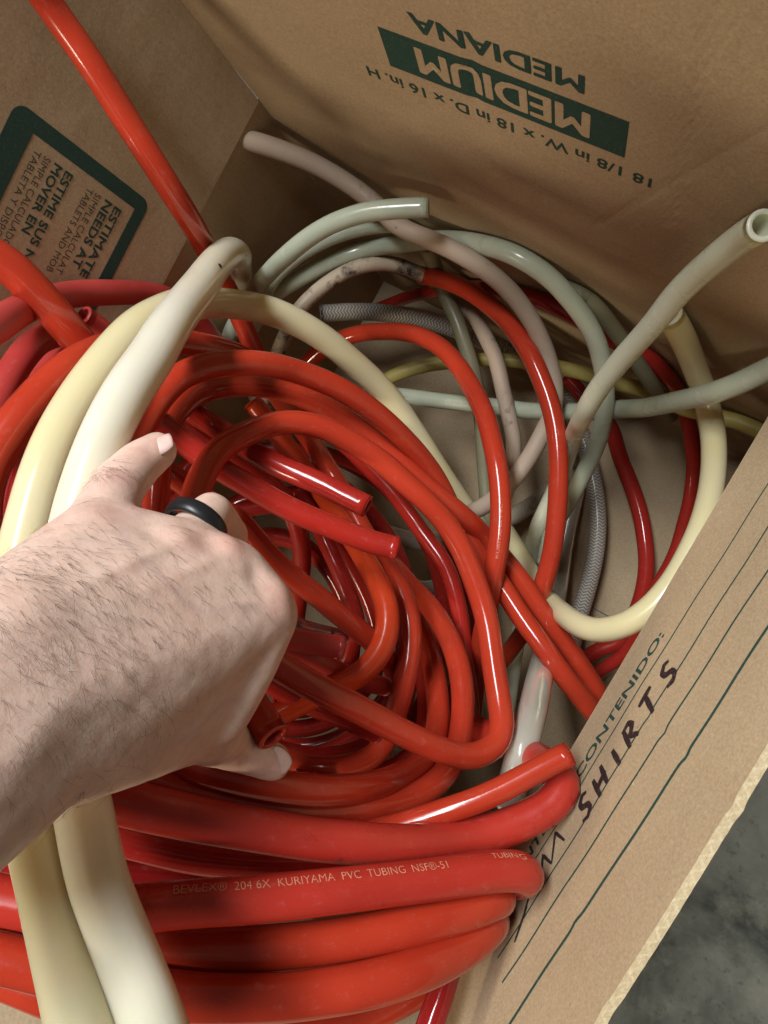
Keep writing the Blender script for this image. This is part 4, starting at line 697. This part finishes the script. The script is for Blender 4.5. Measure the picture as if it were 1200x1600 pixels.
SIDES = 22
def tube_mesh(name, pts, r, seed):
    T, Ns, Bs = frames(pts)
    n = len(pts)
    ang = np.linspace(0, 2 * np.pi, SIDES, endpoint=False)
    L = np.r_[0, np.cumsum(np.linalg.norm(np.diff(pts, axis=0), axis=1))]
    # slight flattening of soft tubing where it bends hard
    dT = np.linalg.norm(np.gradient(T, axis=0), axis=1) / np.maximum(np.gradient(L), 1e-6)
    verts, faces, uvs = [], [], []
    for i in range(n):
        w = 1 + .012 * math.sin(L[i] * 60 + seed)
        for a in ang: verts.append(pts[i] + w * r * (math.cos(a) * Ns[i] + math.sin(a) * Bs[i]))
    for i in range(n - 1):
        for k in range(SIDES):
            k2 = (k + 1) % SIDES
            faces.append((i * SIDES + k, (i + 1) * SIDES + k, (i + 1) * SIDES + k2, i * SIDES + k2))
            v0, v1 = k / SIDES, (k + 1) / SIDES
            uvs += [(L[i], v0), (L[i + 1], v0), (L[i + 1], v1), (L[i], v1)]
    # open ends: softened rim, annulus of the wall, bore running in
    ri = r * .66
    for end in (0, n - 1):
        sgn = -1 if end == 0 else 1
        rings = [(r * .97, .0006), (r * .90, .0009), (ri * 1.04, .0008), (ri, .0002), (ri, -.025)]
        prev = end * SIDES
        for rr, d in rings:
            b = len(verts)
            for a in ang: verts.append(pts[end] + sgn * d * T[end] + rr * (math.cos(a) * Ns[end] + math.sin(a) * Bs[end]))
            for k in range(SIDES):
                k2 = (k + 1) % SIDES
                f = (prev + k, prev + k2, b + k2, b + k)
                faces.append(f if sgn > 0 else f[::-1])
                uvs += [(L[end], .1)] * 4
            prev = b
        b = len(verts); verts.append(pts[end] - sgn * .025 * T[end])
        for k in range(SIDES):
            k2 = (k + 1) % SIDES
            f = (prev + k, prev + k2, b); faces.append(f if sgn > 0 else f[::-1]); uvs += [(L[end], .1)] * 3
    me = mesh(name, verts, faces)
    uvl = me.uv_layers.new(name='UVMap')
    uvl.data.foreach_set('uv', np.array(uvs, float).ravel())
    return me, (pts, T, Ns, Bs, L)

above = np.array((0.16, 0.055, 0.86))      # a spot over the box: print and hair are on the sides that face it
def surf(fr, r, s, ang0, lat, off=.00012):
    """point on a tube: s metres along, lat metres round it from the angle ang0"""
    pts, T, Ns, Bs, L = fr
    P = np.array([np.interp(s, L, pts[:, k]) for k in range(3)])
    n_ = np.array([np.interp(s, L, Ns[:, k]) for k in range(3)]); b_ = np.array([np.interp(s, L, Bs[:, k]) for k in range(3)])
    a = ang0 + lat / r
    return P + (r + off) * 1.012 * (math.cos(a) * n_ + math.sin(a) * b_)

def face_angle(fr, s, tilt=0.0):
    pts, T, Ns, Bs, L = fr
    i = int(np.argmin(abs(L - s)))
    d = above - pts[i]
    return math.atan2(d @ Bs[i], d @ Ns[i]) + tilt

def tube_text(parent, fr, r, body, s0, s1, hgt, tilt, mat, bold=0.0):
    """lettering printed along a tube from s0 to s1 (metres along it, in reading direction)"""
    vs, fs = text_mesh(body, bold, abs(s1 - s0) * 1000, hgt)
    sg = 1 if s1 > s0 else -1
    P = []
    a0 = face_angle(fr, .5 * (s0 + s1), 0)
    # which way round the tube is "up" for the letters
    for x_, y_ in vs:
        s = s0 + sg * x_ * .001
        P.append((s, y_ * .001))
    mid = .5 * (s0 + s1)
    e = np.array(surf(fr, r, mid, a0, .002)) - np.array(surf(fr, r, mid, a0, -.002))
    t = np.array(surf(fr, r, mid + sg * .002, a0, 0)) - np.array(surf(fr, r, mid - sg * .002, a0, 0))
    nrm = above - np.array(surf(fr, r, mid, a0, 0))
    up = 1 if np.cross(t, e) @ nrm > 0 else -1
    V = [surf(fr, r, s, face_angle(fr, s, up * tilt), up * y) for s, y in P]
    return link('printed_words', mesh('printed_words', V, fs), mat, parent, False)

for k, (nm, mat, D, label, flags, pts) in enumerate(TUBES):
    P = np.array(pts, float) * 1e-4
    C = catmull([p for p in P], .0045)
    me, fr = tube_mesh(nm, C, D / 2000, k)
    o = link(nm, me, M[mat])
    tag(o, label, 'hose' if nm == 'braided_hose' else 'tube', 'loops added inside the coil' if 'buried' in flags else 'loose tubing in the box')
    r = D / 2000
    if 'printed' in flags:
        tube_text(o, fr, r, 'BEVLEX®  204 6X  KURIYAMA  PVC  TUBING  NSF®-51', 0.0991, 0.231, 4.2, .42, M['ink_pale'], -.006)
        tube_text(o, fr, r, 'TUBING', 0.2563, 0.273, 3.4, .62, M['ink_pale'])
    if 'slim' in flags:
        tube_text(o, fr, r, 'KURIYAMA PVC', 0.4122, 0.3725, 2.0, -.15, M['ink_pale'])
    if 'specks' in flags:
        for s, wid in ((0.4424, .0016), (0.5304, .0011)):
            a0 = face_angle(fr, s, .25)
            ring = [surf(fr, r, s + wid * 1.5 * math.cos(q * .5236) * (1 + .2 * math.sin(q * 3)), a0, wid * math.sin(q * .5236)) for q in range(12)]
            link('speck', mesh('speck', ring, [tuple(range(12))]), M['speck'], o, False)

# ---------------------------------------------------------------- the hand
HAND = {'bumps': [[0.0365, -0.00713, 0.58873, 0.0065, 0.0023],
           [0.06066, -0.01603, 0.57576, 0.008, 0.0021000000000000003],
           [0.0251, -0.0113, 0.60548, 0.0065, 0.0017],
           [0.00064, -0.0168, 0.62575, 0.008, 0.0012],
           [0.03037, -0.03096, 0.67696, 0.013, 0.0018],
           [0.03244, -0.01432, 0.59548, 0.005, -0.0015],
           [0.05001, -0.0136, 0.58356, 0.005, -0.0015],
           [0.01717, -0.01614, 0.61412, 0.006, -0.0012]],
 'chains': [[[0.03645, -0.08278, 0.65202, 0.024],
             [0.04254, -0.08618, 0.61646, 0.0205],
             [0.05219, -0.08554, 0.57037, 0.017],
             [0.06212, -0.10022, 0.53459, 0.0115],
             [0.07816, -0.1052, 0.51208, 0.0096]],
            [[0.0553, -0.03042, 0.56676, 0.0155], [0.05813, -0.04995, 0.56945, 0.0155], [0.05782, -0.07366, 0.57118, 0.0165]],
            [[-0.00565, -0.02621, 0.61148, 0.014],
             [-0.01987, -0.01112, 0.59136, 0.0114],
             [-0.02573, -0.00022, 0.57557, 0.0102],
             [-0.02578, 0.00652, 0.56786, 0.009]],
            [[0.02049, -0.02, 0.59175, 0.013],
             [0.00791, -0.00673, 0.5589, 0.0104],
             [0.00762, -0.01634, 0.53063, 0.0096],
             [0.00446, -0.03409, 0.51612, 0.0086],
             [-0.00128, -0.04705, 0.51127, 0.008]],
            [[0.03707, -0.02012, 0.57498, 0.014],
             [0.02918, -0.02745, 0.53611, 0.0104],
             [0.02135, -0.05119, 0.50562, 0.0096],
             [0.01323, -0.06796, 0.50373, 0.0088]],
            [[0.05385, -0.02951, 0.56501, 0.0145],
             [0.04911, -0.04567, 0.52593, 0.0106],
             [0.03991, -0.07117, 0.50214, 0.0098],
             [0.03061, -0.08428, 0.50548, 0.009]]],
 'flush': [[0.03683, -0.00516, 0.58851, 0.009, 0.55],
           [0.06244, -0.01713, 0.57537, 0.011, 0.5],
           [0.02426, -0.01397, 0.60278, 0.009, 0.35],
           [-0.01387, -0.00642, 0.59983, 0.007, 0.4],
           [-0.02172, 0.00307, 0.58258, 0.006, 0.35],
           [0.00041, -0.01444, 0.6215, 0.009, 0.3],
           [-0.02182, 0.01067, 0.57482, 0.006, 0.4],
           [0.07912, -0.10037, 0.51978, 0.009, 0.35],
           [0.00173, -0.00964, 0.60632, 0.006, 0.3]],
 'hair_dir': [0.887, -0.4144, -0.204],
 'hair_spots': [[0.02616, -0.03401, 0.64305, 0.032, 1.0],
                [0.01875, -0.03044, 0.66547, 0.02, 1.8],
                [-0.02018, -0.008, 0.60159, 0.007, 7],
                [0.04845, -0.07331, 0.65029, 0.028, 0.6],
                [0.0432, -0.03117, 0.60729, 0.025, 0.3],
                [0.05189, -0.10149, 0.64098, 0.02, 1.2],
                [0.0359, -0.04665, 0.67245, 0.03, 0.8]],
 'hulls': [[[0.01082, -0.08556, 0.71282, 0.03],
            [0.03371, -0.11021, 0.70852, 0.031],
            [0.01742, -0.05516, 0.65924, 0.024],
            [0.03744, -0.08164, 0.65375, 0.024],
            [0.02963, -0.06668, 0.65891, 0.025]],
           [[0.01742, -0.05516, 0.65924, 0.024],
            [0.03744, -0.08164, 0.65375, 0.024],
            [0.02963, -0.06668, 0.65891, 0.025],
            [-0.00428, -0.02608, 0.61318, 0.014],
            [0.02095, -0.01975, 0.59265, 0.014],
            [0.03797, -0.01988, 0.5768, 0.015],
            [0.05464, -0.02946, 0.56791, 0.0155]],
           [[0.03744, -0.08164, 0.65375, 0.024],
            [0.04322, -0.08362, 0.61922, 0.0205],
            [0.05225, -0.08462, 0.57133, 0.017],
            [0.05554, -0.06892, 0.57041, 0.016],
            [0.05425, -0.03047, 0.56601, 0.015],
            [0.0346, -0.05782, 0.61658, 0.018]]],
 'nails': [([-0.02484, 0.01161, 0.57503], [0.4193, 0.801, -0.4273], [-0.279, 0.7117, 0.6447], 0.0125, 0.0135),
           ([0.08223, -0.10249, 0.52035], [0.7243, -0.3882, -0.5698], [0.4515, -0.1068, 0.8858], 0.0145, 0.0155)],
 'ridges': [([-0.02125, -0.00712, 0.60181], [-0.00751, -0.01092, 0.5964], 0.0013, -0.00055),
            ([-0.0218, -0.00505, 0.59974], [-0.00852, -0.00888, 0.59445], 0.0012, -0.0005),
            ([-0.02056, -0.00939, 0.60386], [-0.00727, -0.01308, 0.59856], 0.0012, -0.00045),
            ([-0.02811, 0.00412, 0.58418], [-0.01604, -0.00064, 0.57927], 0.0012, -0.0005),
            ([-0.02833, 0.00595, 0.58204], [-0.01677, 0.00115, 0.57727], 0.0011, -0.0004),
            ([0.05996, -0.0922, 0.55014], [0.0748, -0.10019, 0.54162], 0.0013, -0.0005),
            ([0.0395, -0.04494, 0.65067], [0.05742, -0.02068, 0.58211], 0.0026, 0.00125),
            ([0.03252, -0.03805, 0.65409], [0.03881, -0.01062, 0.59355], 0.0024, 0.0012),
            ([0.02617, -0.03214, 0.65742], [0.02638, -0.01148, 0.60723], 0.0023, 0.001),
            ([0.0457, -0.05564, 0.66843], [0.04996, -0.0515, 0.62973], 0.0017, 0.0009),
            ([0.04996, -0.0515, 0.62973], [0.0484, -0.03294, 0.5988], 0.0016, 0.0008),
            ([0.04996, -0.0515, 0.62973], [0.05558, -0.05849, 0.60076], 0.0016, 0.0007),
            ([0.03405, -0.04333, 0.67271], [0.03901, -0.03796, 0.63788], 0.0016, 0.0007),
            ([0.03901, -0.03796, 0.63788], [0.03704, -0.02222, 0.60622], 0.0015, 0.0006),
            ([0.01509, -0.03363, 0.67079], [0.05013, -0.10019, 0.66622], 0.0022, -0.0005),
            ([0.01232, -0.03403, 0.67569], [0.04734, -0.1024, 0.67125], 0.0018, -0.00035)],
 'ring': ([0.01233, -0.00996, 0.57662], [-0.198, 0.7695, -0.6072], 0.0119)}

def capsule_chain(bm, pts, rads, seg=16):
    """tapered round-ended chain used only as raw volume for the remesh"""
    for (p, q), (ra, rb) in zip(zip(pts[:-1], pts[1:]), zip(rads[:-1], rads[1:])):
        p, q = Vector(p), Vector(q)
        d = (q - p); l = d.length; d.normalize()
        x = d.orthogonal().normalized(); y = d.cross(x)
        prof = []
        for k in range(7): a = -math.pi / 2 + math.pi / 2 * k / 6; prof.append((ra * math.sin(a), ra * math.cos(a)))
        for k in range(7): a = math.pi / 2 * k / 6; prof.append((l + rb * math.sin(a), rb * math.cos(a)))
        rings = []
        for h, r in prof:
            r = max(r, 1e-5)
            rings.append([bm.verts.new(p + d * h + r * (math.cos(2 * math.pi * s / seg) * x + math.sin(2 * math.pi * s / seg) * y)) for s in range(seg)])
        for A, B in zip(rings[:-1], rings[1:]):
            for s in range(seg): bm.faces.new((A[s], A[(s + 1) % seg], B[(s + 1) % seg], B[s]))
        bm.faces.new(rings[0][::-1]); bm.faces.new(rings[-1])

def hull(bm, balls):
    tb = bmesh.new()
    for x_, y_, z_, r in balls:
        bmesh.ops.create_uvsphere(tb, u_segments=20, v_segments=12, radius=r, matrix=Matrix.Translation((x_, y_, z_)))
    res = bmesh.ops.convex_hull(tb, input=tb.verts)
    bmesh.ops.delete(tb, geom=[g for g in res['geom_interior'] + res['geom_unused'] if isinstance(g, bmesh.types.BMVert)], context='VERTS')
    vm = {v: bm.verts.new(v.co) for v in tb.verts if v.link_faces}
    hullf = {f for f in res['geom'] if isinstance(f, bmesh.types.BMFace) and f.is_valid}
    for f in hullf: bm.faces.new([vm[v] for v in f.verts])
    tb.free()
bm = bmesh.new()
for hl in HAND['hulls']: hull(bm, hl)
for ch in HAND['chains']:
    capsule_chain(bm, [c[:3] for c in ch], [c[3] for c in ch])
bmesh.ops.recalc_face_normals(bm, faces=bm.faces)
raw = bpy.data.meshes.new('raw'); bm.to_mesh(raw); bm.free()
tmp = bpy.data.objects.new('raw', raw); scene.collection.objects.link(tmp)
md = tmp.modifiers.new('r', 'REMESH'); md.mode = 'VOXEL'; md.voxel_size = .0013
md = tmp.modifiers.new('s', 'SMOOTH'); md.factor = .5; md.iterations = 30
dg = bpy.context.evaluated_depsgraph_get()
hand_me = bpy.data.meshes.new_from_object(tmp.evaluated_get(dg))
bpy.data.objects.remove(tmp); bpy.data.meshes.remove(raw)
hand_me.name = 'person'
# sculpt: knuckle bumps, tendons, a few creases (world-space, small)
nv = len(hand_me.vertices)
co = np.empty(nv * 3); hand_me.vertices.foreach_get('co', co); co = co.reshape(-1, 3)
no = np.empty(nv * 3); hand_me.vertices.foreach_get('normal', no); no = no.reshape(-1, 3)
disp = np.zeros(nv)
for x_, y_, z_, rad, amt in HAND['bumps']:
    d2 = ((co - (x_, y_, z_)) ** 2).sum(1); disp += amt * np.exp(-d2 / rad ** 2)
for pa, pb, rad, amt in HAND['ridges']:
    pa, pb = np.array(pa), np.array(pb); ab = pb - pa
    t = np.clip(((co - pa) @ ab) / (ab @ ab), 0, 1)
    d2 = ((co - (pa + t[:, None] * ab)) ** 2).sum(1); disp += amt * np.exp(-d2 / rad ** 2) * np.sin(np.pi * np.clip(t, .02, .98)) ** .5
disp += np.array([.00035 * noise.noise(Vector(c) * 60) + .00015 * noise.noise(Vector(c) * 160) for c in co])
co2 = co + no * disp[:, None]
hand_me.vertices.foreach_set('co', co2.ravel()); hand_me.update()
flush = np.zeros(nv)
for x_, y_, z_, rad, amt in HAND['flush']:
    flush += amt * np.exp(-((co - (x_, y_, z_)) ** 2).sum(1) / rad ** 2)
fa = hand_me.attributes.new('flush', 'FLOAT', 'POINT')
fa.data.foreach_set('value', np.clip(flush, 0, .8))
person = link('person', hand_me, M['skin'])
tag(person, 'bare left forearm and hand reaching in from the left, gripping the tubing', 'person')

def nail(c, ldir, ndir, wid, ln_, thick=.0007, curve=.28):
    c, l, n_ = Vector(c), Vector(ldir).normalized(), Vector(ndir).normalized()
    n_ = (n_ - l * n_.dot(l)).normalized(); s_ = l.cross(n_)
    vs, fs = [], []
    G = 12
    for side in (0, 1):
        for j in range(G + 1):
            for i in range(G + 1):
                u, v = i / G * 2 - 1, j / G * 2 - 1
                # squircle outline
                uu = u * math.sqrt(1 - .33 * v * v); vv = v * math.sqrt(1 - .33 * u * u)
                h = -curve * wid * uu * uu - .06 * ln_ * vv * vv
                vs.append(c + s_ * uu * wid / 2 + l * vv * ln_ / 2 + n_ * (h - side * thick * 2.5))
    n0 = (G + 1) ** 2
    for j in range(G):
        for i in range(G):
            a, b_, d, e = j * (G + 1) + i, j * (G + 1) + i + 1, (j + 1) * (G + 1) + i + 1, (j + 1) * (G + 1) + i
            fs += [(a, b_, d, e), (n0 + a, n0 + e, n0 + d, n0 + b_)]
    rim = [i for i in range(G + 1)] + [j * (G + 1) + G for j in range(1, G + 1)] + [G * (G + 1) + i for i in range(G - 1, -1, -1)] + [j * (G + 1) for j in range(G - 1, 0, -1)]
    for a, b_ in zip(rim, rim[1:] + rim[:1]): fs.append((a, n0 + a, n0 + b_, b_))
    me = mesh('fingernail', vs, fs)
    bm = bmesh.new(); bm.from_mesh(me); bmesh.ops.recalc_face_normals(bm, faces=bm.faces); bm.to_mesh(me); bm.free()
    return link('fingernail', me, M['nail'], person)
for nl in HAND['nails']: nail(*nl)

# hair on the back of the hand and wrist
rng = random.Random(5)
hv, hf = [], []
polys = hand_me.polygons
from bisect import bisect
cen = np.array([p.center for p in polys]); nrm = np.array([p.normal for p in polys])
flow = np.array(HAND['hair_dir'])
facing = ((above - cen) * nrm).sum(1) / np.linalg.norm(above - cen, axis=1)
dens = np.zeros(len(cen))
for x_, y_, z_, rad, w in HAND['hair_spots']:
    dens += w * np.exp(-((cen - (x_, y_, z_)) ** 2).sum(1) / rad ** 2)
dens *= np.clip(facing + .35, 0, 1)
cum = np.cumsum(dens); tot = cum[-1]
for _ in range(850):
    i = min(int(np.searchsorted(cum, rng.random() * tot)), len(cen) - 1)
    c, n_ = Vector(cen[i]), Vector(nrm[i])
    d = Vector(flow) + Vector((rng.gauss(0, .28), rng.gauss(0, .28), rng.gauss(0, .28)))
    d = (d - n_ * d.dot(n_)).normalized()
    ln_ = rng.uniform(.003, .011); w = rng.uniform(.000035, .00006)
    side = d.cross(n_)
    bend = side * rng.gauss(0, .25)
    base = len(hv)
    for k in range(4):
        t = k / 3
        p = c + d * ln_ * t + bend * ln_ * t * t + n_ * (.0003 + ln_ * (.30 * t - .22 * t * t))
        ww = w * (1 - .8 * t)
        for q in range(3):
            a = 2.094 * q; hv.append(p + side * math.cos(a) * ww + n_ * math.sin(a) * ww)
    for k in range(3):
        for q in range(3):
            q2 = (q + 1) % 3; hf.append((base + 3 * k + q, base + 3 * k + q2, base + 3 * k + 3 + q2, base + 3 * k + 3 + q))
tag(link('body_hair', mesh('body_hair', hv, hf), M['hair'], person), kind='stuff')

# ---------------------------------------------------------------- the ring
rc, rax, rr = HAND['ring']
rc, rax = Vector(rc), Vector(rax).normalized()
u_ = rax.orthogonal().normalized(); v_ = rax.cross(u_)
prof = [(-.0032, -.0004), (-.0035, .0008), (-.0028, .0017), (-.001, .0021), (.001, .0021), (.0028, .0017), (.0035, .0008), (.0032, -.0004)]
vs, fs = [], []
SG = 56
for i in range(SG):
    a = 2 * math.pi * i / SG; rad = u_ * math.cos(a) + v_ * math.sin(a)
    for h, d in prof: vs.append(rc + rax * h + rad * (rr + d))
npf = len(prof)
for i in range(SG):
    for k in range(npf):
        fs.append((i * npf + k, ((i + 1) % SG) * npf + k, ((i + 1) % SG) * npf + (k + 1) % npf, i * npf + (k + 1) % npf))
me = mesh('finger_ring', vs, fs)
bm = bmesh.new(); bm.from_mesh(me); bmesh.ops.recalc_face_normals(bm, faces=bm.faces); bm.to_mesh(me); bm.free()
tag(link('finger_ring', me, M['silicone']), 'plain black band worn on the ring finger of the hand', 'ring')
